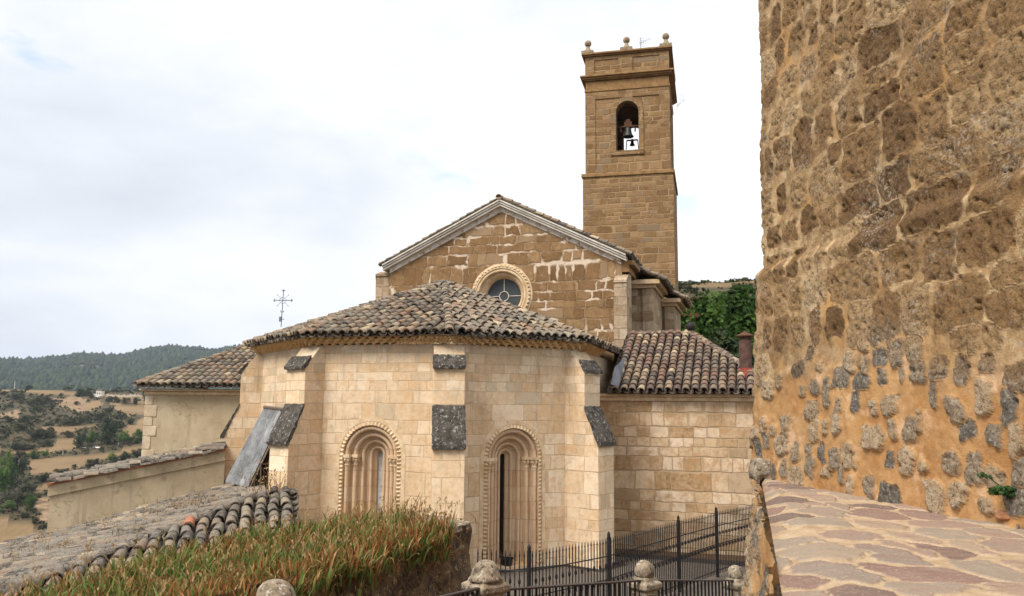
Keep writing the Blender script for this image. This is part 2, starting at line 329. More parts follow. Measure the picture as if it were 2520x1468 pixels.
def leafmat(name, stops, trans=.25, tip=None):
    m, nt, bs = newmat(name)
    r = nd(nt, 'ShaderNodeAttribute', attribute_name='rnd').outputs['Fac']; P = pos(nt)
    col = ramp(nt, mth(nt, 'ADD', r, mth(nt, 'MULTIPLY', mth(nt, 'SUBTRACT', noi(nt, P, 6, 3), .5), .3)), stops)
    if tip:
        t = nd(nt, 'ShaderNodeAttribute', attribute_name='along').outputs['Fac']
        thr = mth(nt, 'SUBTRACT', .98, mth(nt, 'MULTIPLY', nd(nt, 'ShaderNodeAttribute', attribute_name='dry').outputs['Fac'], 1.0))
        f = nd(nt, 'ShaderNodeMapRange', {0: t, 1: thr, 2: mth(nt, 'ADD', thr, .18), 3: 0.0, 4: 1.0}).outputs[0]
        col = mix(nt, f, col, ramp(nt, r, tip))
    nt.links.new(col, bs.inputs[0]); bs.inputs['Roughness'].default_value = .7
    tr = nd(nt, 'ShaderNodeBsdfTranslucent', {0: col}); mx = nd(nt, 'ShaderNodeMixShader', {0: trans, 1: bs.outputs[0], 2: tr.outputs[0]})
    nt.links.new(mx.outputs[0], nt.nodes['Material Output'].inputs[0]); return m
M['leaf'] = leafmat('bright_green_leaves', [(.0, (.02, .045, .009)), (.3, (.05, .105, .018)), (.65, (.095, .18, .03)), (1, (.17, .26, .055))], .42)
M['leafdk'] = leafmat('dark_green_leaves', [(.0, (.010, .02, .008)), (.5, (.025, .045, .016)), (1, (.06, .085, .028))])
M['scrub'] = leafmat('scrub_leaves', [(.0, (.018, .026, .012)), (.5, (.045, .055, .022)), (.8, (.085, .085, .035)), (1, (.15, .11, .055))])
M['iris'] = leafmat('iris_leaves', [(.0, (.06, .105, .02)), (.5, (.125, .19, .04)), (1, (.23, .27, .08))], .35, [(.0, (.13, .045, .012)), (.4, (.25, .095, .026)), (.75, (.36, .17, .055)), (1, (.50, .33, .155))])
M['leafwall'] = leafmat('wall_plant_leaves', [(.0, (.02, .05, .015)), (.6, (.05, .11, .03)), (1, (.10, .19, .05))])
M['dry'] = leafmat('dry_grass', [(.0, (.12, .06, .022)), (.5, (.24, .145, .058)), (1, (.40, .29, .14))])
# ------------------------------------------------------------------ roof tiles
def half_tile(mb, P, e, s, n, L, r0, r1, o0, o1, inv, r, inner, seg=6):
    P = Vector(P); vs = []; sg = -1 if inv else 1
    for (vv, rr, off) in ((0, r0, o0), (L, r1, o1)):
        for k in range(seg+1):
            a = math.pi*k/seg
            vs.append(P+s*vv+e*(rr*math.cos(a))+n*(off+sg*.95*rr*math.sin(a)))
    ri = r0-.02
    for k in range(seg+1):
        a = math.pi*k/seg
        vs.append(P+e*(ri*math.cos(a))+n*(o0+sg*.8*ri*math.sin(a)))
    q = seg+1
    fs = [(k, k+1, q+k+1, q+k) for k in range(seg)] + [(2*q+k, 2*q+k+1, k+1, k) for k in range(seg)]
    if inner:
        for k in range(seg+1):
            a = math.pi*k/seg
            vs.append(P+s*L+e*(ri*math.cos(a))+n*(o1+sg*.8*ri*math.sin(a)))
        fs += [(3*q+k, 3*q+k+1, 2*q+k+1, 2*q+k) for k in range(seg)]
    mb.add(vs, fs, r)
def inpoly(x, y, poly):
    c = False; n = len(poly)
    for i in range(n):
        (x1, y1), (x2, y2) = poly[i], poly[i-1]
        if (y1 > y) != (y2 > y) and x < (x2-x1)*(y-y1)/(y2-y1)+x1: c = not c
    return c
def roof_facet(mb, und, pts, sp=.27, ex=.37, rad=.118, rng=None, jit=1.0, u_off=0.0, over=.06, down=None, vis=None):
    """pts[0]->pts[1] is the eave; tiles run up the slope (or up along -down)."""
    rng = rng or random.Random(3)
    pts = [Vector(p) for p in pts]
    n = (pts[1]-pts[0]).cross(pts[-1]-pts[0]).normalized()
    if n.z < 0: n = -n
    if down is None:
        e = (pts[1]-pts[0]).normalized(); s = n.cross(e)
    else:
        s = -(Vector(down)-n*Vector(down).dot(n)).normalized(); e = s.cross(n)
    if s.z < 0 and down is None: s = -s
    O = pts[0]; P2 = [((p-O).dot(e), (p-O).dot(s)) for p in pts]
    und.poly([p-n*.03 for p in pts])
    x0, x1 = min(p[0] for p in P2), max(p[0] for p in P2); y0, y1 = min(p[1] for p in P2), max(p[1] for p in P2)
    i = 0
    while x0+u_off+i*sp < x1+sp:
        u = x0+u_off+i*sp; i += 1; first = True; ph = rng.uniform(-.08, .08)
        j = -2
        ys = None
        k = int((y1-y0)/ex)+3
        lo = y0
        if down is not None or len(pts) > 4: lo = y0
        for j in range(k):
            v = lo+j*ex-over
            for inv in (True, False):
                uu = u+(sp/2 if inv else 0)
                vm = v+ex*.55
                if not inpoly(uu, vm, P2): continue
                if vis and not vis(O+e*uu+s*v): continue
                du = rng.gauss(0, .008)*jit; L = ex+.1
                e2 = (e+s*rng.gauss(0, .03)*jit).normalized(); s2 = n.cross(e2)
                if s2.dot(s) < 0: s2 = -s2
                base = O+e*(uu+du)+s*(v+(ph*.15 if j else 0)+rng.gauss(0, .012)*jit)+n*rng.gauss(0, .006)*jit
                r = rng.random()
                if inv: half_tile(mb, base, e2, s2, n, L, rad*.98, rad*1.02, .070, .030, True, r*.33, j == 0)
                else: half_tile(mb, base, e2, s2, n, L, rad*1.02, rad*.82, .085, .05, False, r, j == 0)
def ridge_tiles(mb, A, B, rad=.13, ex=.36, off=.06, rng=None, jit=.012):
    rng = rng or random.Random(5); A = Vector(A); B = Vector(B); d = B-A; L = d.length; s = d.normalized()
    e = s.cross(Vector((0, 0, 1))).normalized(); n = e.cross(s)
    if n.z < 0: n = -n
    k = int(L/ex)
    for j in range(k):
        half_tile(mb, A+s*(j*ex+rng.gauss(0, jit))+e*rng.gauss(0, jit), (e+s*rng.gauss(0, jit*2)).normalized(), s, n, ex+.09, rad*1.03, rad*.9, off+.03+rng.gauss(0, jit*.6), off, False, rng.random(), j == 0)
# ------------------------------------------------------------------ arched openings
def arch_wall(mb, fr, s0, s1, z0, z1, sc, r, zb, zs, d=0.0, seg=16):
    """flat wall s0..s1 x z0..z1 with an arched hole"""
    mb.quad(fr.p(s0, z0, d), fr.p(s1, z0, d), fr.p(s1, zb, d), fr.p(s0, zb, d))
    mb.quad(fr.p(s0, zb, d), fr.p(sc-r, zb, d), fr.p(sc-r, zs, d), fr.p(s0, zs, d))
    mb.quad(fr.p(sc+r, zb, d), fr.p(s1, zb, d), fr.p(s1, zs, d), fr.p(sc+r, zs, d))
    mb.quad(fr.p(s0, zs, d), fr.p(sc-r, zs, d), fr.p(sc-r, z1, d), fr.p(s0, z1, d))
    mb.quad(fr.p(sc+r, zs, d), fr.p(s1, zs, d), fr.p(s1, z1, d), fr.p(sc+r, z1, d))
    for k in range(seg):
        a, b = math.pi*k/seg, math.pi*(k+1)/seg
        xa, za, xb, zb2 = sc-r*math.cos(a), zs+r*math.sin(a), sc-r*math.cos(b), zs+r*math.sin(b)
        mb.quad(fr.p(xa, za, d), fr.p(xb, zb2, d), fr.p(xb, z1, d), fr.p(xa, z1, d))
def arch_sweep(mb, fr, sc, zb, zs, prof, seg=18):
    """prof: list of (radius, d) swept up the jamb, round the arch and down"""
    st = [(-1, zb, None), (-1, zs, None)] + [(0, 0, math.pi*k/seg) for k in range(1, seg)] + [(1, zs, None), (1, zb, None)]
    vs = []
    for (sg, z, a) in st:
        for (r, d) in prof:
            if a is None: vs.append(fr.p(sc+sg*r, z, d))
            else: vs.append(fr.p(sc-r*math.cos(a), zs+r*math.sin(a), d))
    q = len(prof)
    mb.add(vs, [(i*q+j, i*q+j+1, (i+1)*q+j+1, (i+1)*q+j) for i in range(len(st)-1) for j in range(q-1)])
def roll(r, d, rad, n=7):                      # three quarter round, from the outer side to the inner side
    return [(r-rad*math.cos(a)*-1 if False else r+rad*math.cos(a), d+rad*math.sin(a)) for a in [math.pi*(k/(n-1)*1.5) for k in range(n)]]
# ------------------------------------------------------------------ ground: terrain sheet, fields, hills
def sm(x, a, b):
    t = np.clip((x-a)/(b-a), 0, 1); return t*t*(3-2*t)
KR = [0, 18, 23, 32, 45, 80, 150, 290, 400, 520, 640, 720, 800, 1000, 1500, 2000, 2700, 3300, 5000]
KL = [.55, .55, -1.5, -7, -13, -26, -38, -41, -24, -8, 8, 15, 8, -12, 2, 60, 120, 118, 90]
RR = [0, 34, 50, 70, 100, 150, 185, 220, 400, 5000]
RZ = [.55, .55, 3, 9, 18, 27.5, 32.5, 33, 22, 20]
def vnoise(x, y, s, seed=0):
    rs = np.random.RandomState(seed); T = rs.rand(256, 256)
    x = x/s+1000; y = y/s+1000; i = np.floor(x).astype(int); j = np.floor(y).astype(int)
    fx, fy = x-i, y-j; fx = fx*fx*(3-2*fx); fy = fy*fy*(3-2*fy)
    g = lambda a, b: T[a % 256, b % 256]
    return (g(i, j)*(1-fx)+g(i+1, j)*fx)*(1-fy)+(g(i, j+1)*(1-fx)+g(i+1, j+1)*fx)*fy
def fbm(x, y, s, seed=0, oct=4):
    t = 0; a = 1; q = 0
    for k in range(oct): t = t+a*vnoise(x, y, s/2**k, seed+k); q += a; a *= .5
    return t/q
def H(x, y):
    x = np.asarray(x, float); y = np.asarray(y, float)
    r = np.hypot(x, y); az = np.degrees(np.arctan2(x, y))
    zl = np.interp(r, KR, KL)
    crest = .93+.50*sm(az, -34, -19)+.05*np.sin(az*1.3)
    zl = zl + (zl-2)*(crest-1)*sm(r, 1500, 2000)
    nz = fbm(x, y, 120, 3)-.5
    zl = zl + nz*sm(r, 60, 400)*16*(1-sm(r, 560, 700)*.8+sm(r, 1500, 2300)*1.2)
    zr = np.interp(r, RR, RZ)+(fbm(x, y, 30, 9)-.5)*5*sm(r, 50, 120)
    wl = 1-sm(az, -15.5, -6)
    back = sm(np.abs(az), 70, 120)
    z = zl*wl+zr*(1-wl)
    return z*(1-back)+.55*back
def ground_hit(X, Y, r0=26, r1=4500):
    d = ray(X, Y); d = np.array(d)/math.hypot(d.x, d.y)
    rr = np.geomspace(r0, r1, 900); z = 5+d[2]*rr; h = H(d[0]*rr, d[1]*rr)
    b = np.nonzero(z < h)[0]
    if not len(b): return None
    r = rr[b[0]]; x, y = d[0]*r, d[1]*r; return Vector((x, y, float(H(x, y))))
def zd(pts): return [(x*.3354, 827+y*.3354) for x, y in pts]     # fields, read from an enlargement
FIELDS = [zd(p) for p in (
    [(0, 395), (270, 395), (550, 412), (545, 440), (300, 428), (120, 408), (0, 418)],
    [(600, 500), (720, 470), (760, 500), (690, 548), (600, 565)],
    [(800, 490), (1090, 512), (1090, 585), (930, 588), (845, 545)],
    [(740, 428), (1060, 432), (1060, 505), (1000, 500), (760, 450)],
    [(300, 680), (700, 642), (705, 672), (430, 735), (400, 700)],
    [(880, 690), (1090, 580), (1090, 740), (950, 755)],
    [(405, 755), (557, 742), (555, 832), (340, 862), (60, 880), (-60, 860), (-60, 820), (60, 835), (290, 838), (400, 800)],
    [(200, 912), (860, 850), (1090, 795), (1090, 850), (780, 905), (600, 965), (400, 1012), (225, 1015)],
    [(255, 1110), (372, 1078), (390, 1135), (250, 1150)],
    [(-80, 1320), (240, 1400), (320, 1470), (200, 1700), (-80, 1700)])]
BARE = [zd(p) for p in ([(380, 450), (640, 455), (600, 565), (450, 525)], [(0, 570), (150, 540), (120, 620), (0, 600)], [(60, 930), (170, 930), (150, 960), (50, 960)], [(230, 1180), (385, 1200), (370, 1400), (300, 1380), (250, 1250)])]
az = np.concatenate([np.linspace(-180, -36, 60)[:-1], np.linspace(-36, -13, 300)[:-1], np.linspace(-13, 6, 60)[:-1], np.linspace(6, 20, 80)[:-1], np.linspace(20, 180, 60)[:-1]])
rr = np.concatenate([[1, 6, 12, 16, 18, 20], np.geomspace(21, 5200, 300)])
A, Rr = np.meshgrid(np.radians(az), rr)
X, Y = np.sin(A)*Rr, np.cos(A)*Rr; Z = H(X, Y)
V = np.concatenate([[[0, 0, .55]], np.stack([X.ravel(), Y.ravel(), Z.ravel()], 1)])
na, nr = len(az), len(rr)
ii, jj = np.meshgrid(np.arange(nr-1), np.arange(na), indexing='ij'); j2 = (jj+1) % na
q4 = np.stack([1+ii*na+jj, 1+ii*na+j2, 1+(ii+1)*na+j2, 1+(ii+1)*na+jj], -1).reshape(-1, 4)
# image coordinates of every ground point, only to look up which field it lies in
D = V-np.array(EYE); kk = D@np.array(fw); kk[kk < 1] = 1e9
PX = CX+F_PX*(D@np.array(rt))/kk; PY = CY-F_PX*(D@np.array(up))/kk
PXn = PX+(fbm(V[:, 0], V[:, 1], 14, 31)-.5)*14; PYn = PY+(fbm(V[:, 0], V[:, 1], 14, 57)-.5)*6
def inpolys(px, py, polys):
    res = np.zeros(len(px), bool)
    for p in polys:
        c = np.zeros(len(px), bool)
        for i in range(len(p)):
            (x1, y1), (x2, y2) = p[i], p[i-1]
            if y1 == y2: continue
            c ^= ((y1 > py) != (y2 > py)) & (px < (x2-x1)*(py-y1)/(y2-y1)+x1)
        res |= c
    return res
rad = np.hypot(V[:, 0], V[:, 1])
vis = (rad > 60) & (rad < 900) & (PX < 640)
fld = (inpolys(PXn, PYn, FIELDS) & vis).astype(float)
bare = (inpolys(PXn, PYn, BARE) & vis).astype(float)
azv = np.degrees(np.arctan2(V[:, 0], V[:, 1]))
fld[(azv > 4) & (rad > 120)] = .8
m, nt, bs = newmat('dry_valley_ground'); P = pos(nt)
fa = nd(nt, 'ShaderNodeAttribute', attribute_name='field').outputs['Fac']; ba = nd(nt, 'ShaderNodeAttribute', attribute_name='bare').outputs['Fac']
g1 = noi(nt, P, .03, 6, .6); g2 = noi(nt, P, .35, 6, .7); g3 = noi(nt, P, .008, 3)
gs = mix(nt, step(nt, mth(nt, 'ADD', mth(nt, 'MULTIPLY', g1, .5), mth(nt, 'MULTIPLY', g2, .5)), .38, .64), (.036, .037, .018), (.125, .085, .044))
strp = nd(nt, 'ShaderNodeTexWave', {'Vector': P, 'Scale': .12, 'Distortion': 5.0, 'Detail': 2.0, 'Detail Scale': .6}).outputs['Fac']
gf = mix(nt, mth(nt, 'ADD', mth(nt, 'MULTIPLY', strp, .25), mth(nt, 'MULTIPLY', step(nt, g1, .35, .7), .75)), (.185, .118, .056), (.265, .18, .092))
gb = mix(nt, step(nt, g2, .4, .62), (.20, .125, .065), (.31, .215, .13))
g4 = noi(nt, P, 1.6, 5, .7); gf = mix(nt, mth(nt, 'MULTIPLY', step(nt, g4, .5, .68), .5), gf, (.17, .115, .055)); gs = mix(nt, mth(nt, 'MULTIPLY', step(nt, g4, .5, .6), .6), gs, (.03, .034, .016))
gc = mix(nt, ba, mix(nt, fa, gs, gf), gb)
nt.links.new(gc, bs.inputs[0]); bump(nt, bs, g2, .6)
terrain = mk('terrain', V, q4, m, smooth=True, vattr={'field': fld, 'bare': bare}); kindof(terrain, 'structure')
def leaf_cloud(mb, c, rad, n, size, rng, nb=14, squash=.8, fill=.55):
    """leaf-sized faces over many sub-clumps inside an ellipsoid"""
    c = Vector(c); blobs = []
    for k in range(nb):
        while True:
            p = Vector((rng.uniform(-1, 1), rng.uniform(-1, 1), rng.uniform(-1, 1)))
            if p.length < 1: break
        blobs.append((p*.78, rng.uniform(.2, .42), rng.random()))
    for i in range(n):
        bp, br, bc = rng.choice(blobs)
        d = Vector((rng.gauss(0, 1), rng.gauss(0, 1), rng.gauss(0, 1))).normalized()
        p = bp+d*br*(rng.random()**.35 if rng.random() < fill else 1.0)
        p = c+Vector((p.x*rad[0], p.y*rad[1], p.z*rad[2]))
        nn = (d+Vector((rng.gauss(0, .6), rng.gauss(0, .6), rng.gauss(0, .6)+.3))).normalized()
        a = nn.orthogonal().normalized(); b = nn.cross(a); th = rng.uniform(0, 6.28)
        a, b = a*math.cos(th)+b*math.sin(th), b*math.cos(th)-a*math.sin(th)
        s = size*rng.uniform(.6, 1.35)
        mb.add([p-a*s*.5, p+b*s*.32, p+a*s*.5, p-b*s*.32], [(0, 1, 2, 3)], min(1, max(0, .55*bc+.45*rng.random())))
def tree_proto(name, mat, w, h, n, size, seed, trunk=.16, nb=16, limbs=5):
    """a tree of unit placement: crown + trunk at the origin; returns the root thing"""
    rng = random.Random(seed)
    t = thing(name, None, None, (0, 0, 0))
    mb = MB(); leaf_cloud(mb, (0, 0, h*(trunk+(1-trunk)*.5)), (w/2, w/2, h*(1-trunk)*.53), n, size, rng, nb)
    mb.build('crown', mat, t)
    tb = MB(); top = Vector((rng.uniform(-.05, .05)*w, rng.uniform(-.05, .05)*w, h*.72))
    tb.tube([(0, 0, -.3), (w*.01, 0, h*trunk), top], [w*.035, w*.026, w*.008], 7)
    for k in range(limbs):
        a = rng.uniform(0, 6.28); z0 = h*rng.uniform(trunk*.8, .45)
        tb.tube([(0, 0, z0), (math.cos(a)*w*.18, math.sin(a)*w*.18, z0+h*.14), (math.cos(a)*w*.33, math.sin(a)*w*.33, z0+h*.26)], [w*.018, w*.012, w*.004], 5)
    tb.build('trunk', M['bark'], t)
    return t
# trees of the valley, each a thing; base pixel, width and height read from the photo (enlargement coordinates)
VT = [(790, 800, 205, 240, 'd', 'big rounded dark green tree standing alone among the tan valley fields'),
      (588, 815, 70, 125, 'd', 'slim dark tree just left of the big rounded valley tree'),
      (665, 810, 90, 110, 'g', 'mid green bushy tree between the slim tree and the big valley tree'),
      (735, 635, 90, 70, 's', None), (640, 640, 80, 60, 's', None), (590, 655, 60, 70, 's', None), (540, 660, 70, 60, 's', None), (490, 665, 70, 55, 's', None),
      (800, 570, 60, 45, 's', None), (955, 650, 75, 40, 's', None), (900, 610, 70, 45, 's', None),
      (910, 800, 130, 95, 'g', 'green bushy tree on the valley slope beside the utility pole'), (1020, 790, 110, 110, 'g', 'green tree right behind the plastered wall corner in the valley'),
      (500, 745, 100, 55, 's', None), (250, 760, 130, 75, 's', None), (340, 765, 120, 70, 's', None), (330, 815, 120, 60, 's', None), (180, 840, 150, 55, 's', None), (110, 840, 110, 50, 's', None),
      (250, 905, 110, 65, 'g', 'round green bush at the edge of the bowl shaped valley field'), (335, 900, 80, 60, 'g', 'second green bush right of the round one by the bowl shaped field'), (140, 905, 90, 60, 's', None), (20, 880, 50, 45, 's', None),
      (30, 1190, 190, 330, 'g', 'tall green tree at the left edge of the valley below the fields'), (110, 1060, 120, 200, 'd', 'dark tree leaning over the tall green tree at the left edge'), (175, 990, 80, 100, 's', None),
      (820, 925, 75, 70, 'g', 'small pointed green tree above the tiled coping of the garden wall'), (690, 970, 120, 70, 's', None), (920, 915, 90, 75, 's', None), (1010, 895, 110, 65, 's', None),
      (545, 985, 45, 40, 's', None), (430, 1030, 90, 50, 's', None), (380, 1070, 90, 60, 's', None), (310, 1080, 110, 60, 's', None), (210, 1140, 130, 60, 's', None), (230, 1230, 150, 80, 's', None),
      (215, 1300, 110, 130, 'g', 'bright green bush low on the slope left of the garden wall'), (120, 1230, 120, 90, 's', None), (60, 1300, 120, 80, 'g', 'pale green shrub at the left edge above the stubble field'), (250, 1390, 75, 45, 's', None), (340, 1420, 60, 40, 's', None), (180, 1340, 70, 40, 's', None),
      (210, 395, 65, 40, 'd', 'lone dark tree on the crest of the tan ridge'), (625, 440, 110, 62, 'd', 'dark tree clump beside the small pale farmhouse'), (500, 400, 80, 30, 'g', 'light green low tree on the ridge left of the farmhouse'), (575, 450, 70, 50, 'd', 'second dark tree on the ridge beside the farmhouse'), (665, 460, 60, 45, 's', None),
      (1000, 505, 75, 55, 'd', 'dark round tree below the ridge next to the annex roof'), (920, 500, 80, 45, 's', None), (855, 490, 60, 45, 's', None), (795, 485, 50, 40, 's', None), (1065, 450, 60, 55, 'd', 'dark tree peeping out beside the annex roof corner'),
      (270, 520, 130, 70, 's', None), (330, 500, 90, 60, 's', None), (120, 470, 120, 50, 's', None), (30, 440, 60, 40, 's', None), (440, 500, 40, 30, 's', None), (560, 510, 60, 28, 's', None), (60, 640, 100, 50, 's', None), (200, 640, 110, 60, 's', None), (150, 700, 100, 55, 's', None), (30, 720, 90, 50, 's', None), (270, 560, 90, 50, 's', None), (380, 540, 70, 40, 's', None)]
protos = {}
for i, kd in enumerate('dgs'):
    protos[kd] = []
    for v in range(3):
        mt = {'d': M['leafdk'], 'g': M['leaf'], 's': M['scrub']}[kd]
        rng = random.Random(40+i*5+v); mb = MB(); leaf_cloud(mb, (0, 0, .5), (.5, .5, .52), 2600, .055, rng, 15)
        cm = mb.build('crown', mt); tb = MB(); tb.tube([(0, 0, -.1), (.01, 0, .25), (0, .02, .7)], [.035, .025, .008], 6)
        for k in range(4):
            a = k*1.6+v; tb.tube([(0, 0, .2), (math.cos(a)*.2, math.sin(a)*.2, .42), (math.cos(a)*.3, math.sin(a)*.3, .6)], [.016, .011, .004], 5)
        tm = tb.build('trunk', M['bark']); protos[kd].append((cm.data, tm.data))
        bpy.data.objects.remove(cm); bpy.data.objects.remove(tm)
rng = random.Random(11)
for i, (zx, zy, w, h, kd, lab) in enumerate(VT):
    x, y = zd([(zx, zy)])[0]; g = ground_hit(x, y)
    if g is None: g = ground_hit(x, y+6)
    if g is None: continue
    sc = (g-EYE).dot(fw)/F_PX*.3354
    t = thing('scrub_tree' if kd == 's' else 'valley_tree', lab or 'dusty dark green scrub tree dotted over the dry valley slopes', 'tree', g, 'scrub trees on the valley slopes' if kd == 's' else 'green trees in the valley')
    for me, nm in zip(protos[kd][i % 3], ('crown', 'trunk')):
        o = bpy.data.objects.new(nm, me); COL.objects.link(o); o.parent = t
    t.scale = (w*sc, w*sc, h*sc); t.rotation_euler = (0, 0, rng.uniform(0, 6.28))
# scrub nobody could count, on the rough slopes
mb = MB(); rng = random.Random(5)
for i in range(3400):
    x, y = rng.uniform(-30, 400), 930+560*rng.random()**1.25
    if inpolys(np.array([x]), np.array([y]), FIELDS)[0] or (inpolys(np.array([x]), np.array([y]), BARE)[0] and rng.random() < .85): continue
    g = ground_hit(x, y)
    if g is None or g.y > 900: continue
    s = (g-EYE).dot(fw)/F_PX*rng.uniform(4, 15)
    leaf_cloud(mb, g+Vector((0, 0, s*.25)), (s*.8, s*.8, s*.5), 26, s*.42, rng, 4)
tag(mb.build('scrub', M['scrub']), 'low dusty scrub covering the rough valley slopes between the fields', 'scrub', None, 'stuff')
# woods on the far hill, one mass
rng = np.random.RandomState(4); n = 26000
a_ = np.radians(rng.uniform(-36, -14, n)); r_ = rng.uniform(1250, 3050, n)
wx, wy = np.sin(a_)*r_, np.cos(a_)*r_
keep = fbm(wx, wy, 170, 77) + (rng.rand(n)-.5)*.22 > .40
wx, wy, r_ = wx[keep], wy[keep], r_[keep]; wz = H(wx, wy); k = len(wx)
sz = rng.uniform(4.5, 10, k); hz = sz*rng.uniform(.5, .85, k)
b6 = np.array([(1, 0, .3), (.31, .95, .25), (-.81, .59, .35), (-.81, -.59, .28), (.31, -.95, .3), (0.1, 0, 1.0), (0, 0, -.3)])
pts = b6[None]*np.stack([sz, sz, hz*2], 1)[:, None]*(.75+.5*rng.rand(k, 7, 1))+np.stack([wx, wy, wz], 1)[:, None]
fb = np.array([(i, (i+1) % 5, 5) for i in range(5)]+[((i+1) % 5, i, 6) for i in range(5)])
ff = (fb[None]+7*np.arange(k)[:, None, None]).reshape(-1, 3)
woods = mk('woodland', pts.reshape(-1, 3), ff, M['leafdk'], rnd=np.repeat(rng.rand(k)*.75+.15, 10).astype(np.float32))
tag(woods, 'dark evergreen oak woods covering the long far hill', 'woods', None, 'stuff')
# small things far off
g = ground_hit(*zd([(722, 452)])[0]); sc = (g-EYE).dot(fw)/F_PX*.3354
t = thing('farmhouse', 'small pale farmhouse with flat tiled roof on the ridge above the fields', 'house', g)
mb = MB(); f = Fr(g.x, g.y, -18); mb.fbox(f, -24*sc, 24*sc, g.z-3, g.z+48*sc, -30*sc, 0); mb.fbox(f, -50*sc, -24*sc, g.z-3, g.z+26*sc, -24*sc, -2*sc); mb.build('wall', M['white'], t)
mb = MB(); mb.prism([f.p(-27*sc, g.z+48*sc, 3*sc), f.p(-27*sc, g.z+48*sc, -33*sc), f.p(-27*sc, g.z+62*sc, -15*sc)], f.t*54*sc); mb.build('roof', M['tile_red'], t)
for du in (-12, 10):
    mb = MB(); mb.fbox(f, (du-4)*sc, (du+4)*sc, g.z+22*sc, g.z+36*sc, -.1, .12); mb.build('window', M['dark'], t)
for i, (zx, zy, h, lab) in enumerate([(105, 395, 62, 'thin pale utility pole on the left end of the tan ridge'), (868, 805, 68, 'pale utility pole beside the big rounded valley tree'), (460, 878, 30, 'short pale pole at the edge of the lower stubble field')]):
    g = ground_hit(*zd([(zx, zy)])[0]); sc = (g-EYE).dot(fw)/F_PX*.3354
    t = thing('utility_pole', lab, 'pole', g, 'poles in the valley')
    mb = MB(); mb.tube([(g.x, g.y, g.z-.3), (g.x, g.y, g.z+h*sc)], [1.9*sc, 1.3*sc], 6); mb.build('pole', M['white'], t)
    mb = MB(); mb.tube([(g.x-6*sc, g.y, g.z+h*sc*.93), (g.x+6*sc, g.y, g.z+h*sc*.93)], .9*sc, 4); mb.build('crossarm', M['wood'], t)
for zx, zy, w, lab in ((698, 838, 58, 'long white roofed shed at the field edge below the big valley tree'), (602, 838, 48, 'grey low shed left of the white roofed shed in the valley')):
    g = ground_hit(*zd([(zx, zy)])[0]); sc = (g-EYE).dot(fw)/F_PX*.3354; f = Fr(g.x, g.y, -20)
    t = thing('field_shed', lab, 'shed', g, 'sheds in the valley')
    mb = MB(); mb.fbox(f, -w/2*sc, w/2*sc, g.z-1, g.z+8*sc, -14*sc, 0); mb.build('wall', M['wood'], t)
    mb = MB(); mb.hexa([f.p(-w*.53*sc, g.z+8*sc, 2*sc), f.p(w*.53*sc, g.z+8*sc, 2*sc), f.p(w*.53*sc, g.z+14*sc, -16*sc), f.p(-w*.53*sc, g.z+14*sc, -16*sc),
                        f.p(-w*.53*sc, g.z+10*sc, 2*sc), f.p(w*.53*sc, g.z+10*sc, 2*sc), f.p(w*.53*sc, g.z+16*sc, -16*sc), f.p(-w*.53*sc, g.z+16*sc, -16*sc)])
    mb.build('roof', M['white'] if w > 50 else M['tin'], t)
mb = MB()
for i in range(26):
    g = ground_hit(*zd([(770+i*11, 447)])[0]); 
    if g is None: continue
    sc = (g-EYE).dot(fw)/F_PX*.3354; h = random.uniform(12, 24)*sc
    mb.hexa([Vector((g.x+sx_*2.2*sc, g.y+sy_*2*sc, g.z-.5+zz)) for zz in (0, h) for sx_, sy_ in ((-1, -1), (1, -1), (1, 1), (-1, 1))])
if mb.v: tag(mb.build('graveyard_stones', M['white']), 'row of tiny white gravestones and walls on the far ridge', 'gravestones', None, 'stuff')
# ------------------------------------------------------------------ trees and hillside on the right, beyond the church
def big_tree(X, Ybase, Ytop, wpx, d, lab, mat, seed, n, size):
    b = at(X, Ybase, d); top = zat(X, Ytop, d); gz = float(H(b.x, b.y)); w = wpx*d/F_PX
    t = tree_proto('broadleaf_tree', mat, w, top-gz, n, size, seed, .12, 26, 6)
    t.location = (b.x, b.y, gz); tag(t, lab, 'tree', 'broadleaf trees beyond the church'); return t
big_tree(1725, 880, 728, 150, 47, 'bright green broadleaf tree right beside the bell tower foot', M['leaf'], 3, 9000, .34)
big_tree(1850, 880, 700, 190, 52, 'tallest green broadleaf tree rising behind the chimney', M['leaf'], 8, 11000, .36)
big_tree(1780, 900, 775, 190, 40, 'lower dark green tree behind the weather vane and tiled ridge', M['leafdk'], 21, 9000, .3)
big_tree(1660, 900, 742, 140, 55, 'green broadleaf tree half hidden behind the bell tower', M['leaf'], 14, 5000, .36)
big_tree(1790, 900, 722, 170, 60, 'broad bright green tree filling the gap between two trees right of the tower', M['leaf'], 27, 8000, .36)
big_tree(1960, 900, 720, 200, 46, 'green broadleaf tree mostly hidden by the rubble wall', M['leaf'], 19, 4000, .36)
for X_, Y_, w_, h_, lab in ((1692, 718, 34, 26, 'larger dark round oak on the skyline right of the tower'), (1668, 716, 28, 26, 'dark oak on the skyline touching the tower edge'), (1775, 728, 30, 10, 'low dark bush below the right skyline'), (1812, 707, 26, 10, 'small dark bush on the right skyline near the rubble wall')):
    g = ground_hit(X_, Y_, 60)
    if g is None: g = ground_hit(X_, Y_+8, 60)
    if g is None: continue
    sc = (g-EYE).dot(fw)/F_PX
    t = thing('hill_oak', lab, 'tree', g, 'oaks on the right hillside')
    for me, nm in zip(protos['d'][1], ('crown', 'trunk')):
        o = bpy.data.objects.new(nm, me); COL.objects.link(o); o.parent = t
    t.scale = (w_*sc, w_*sc, h_*sc)
mb = MB(); rng = random.Random(8)
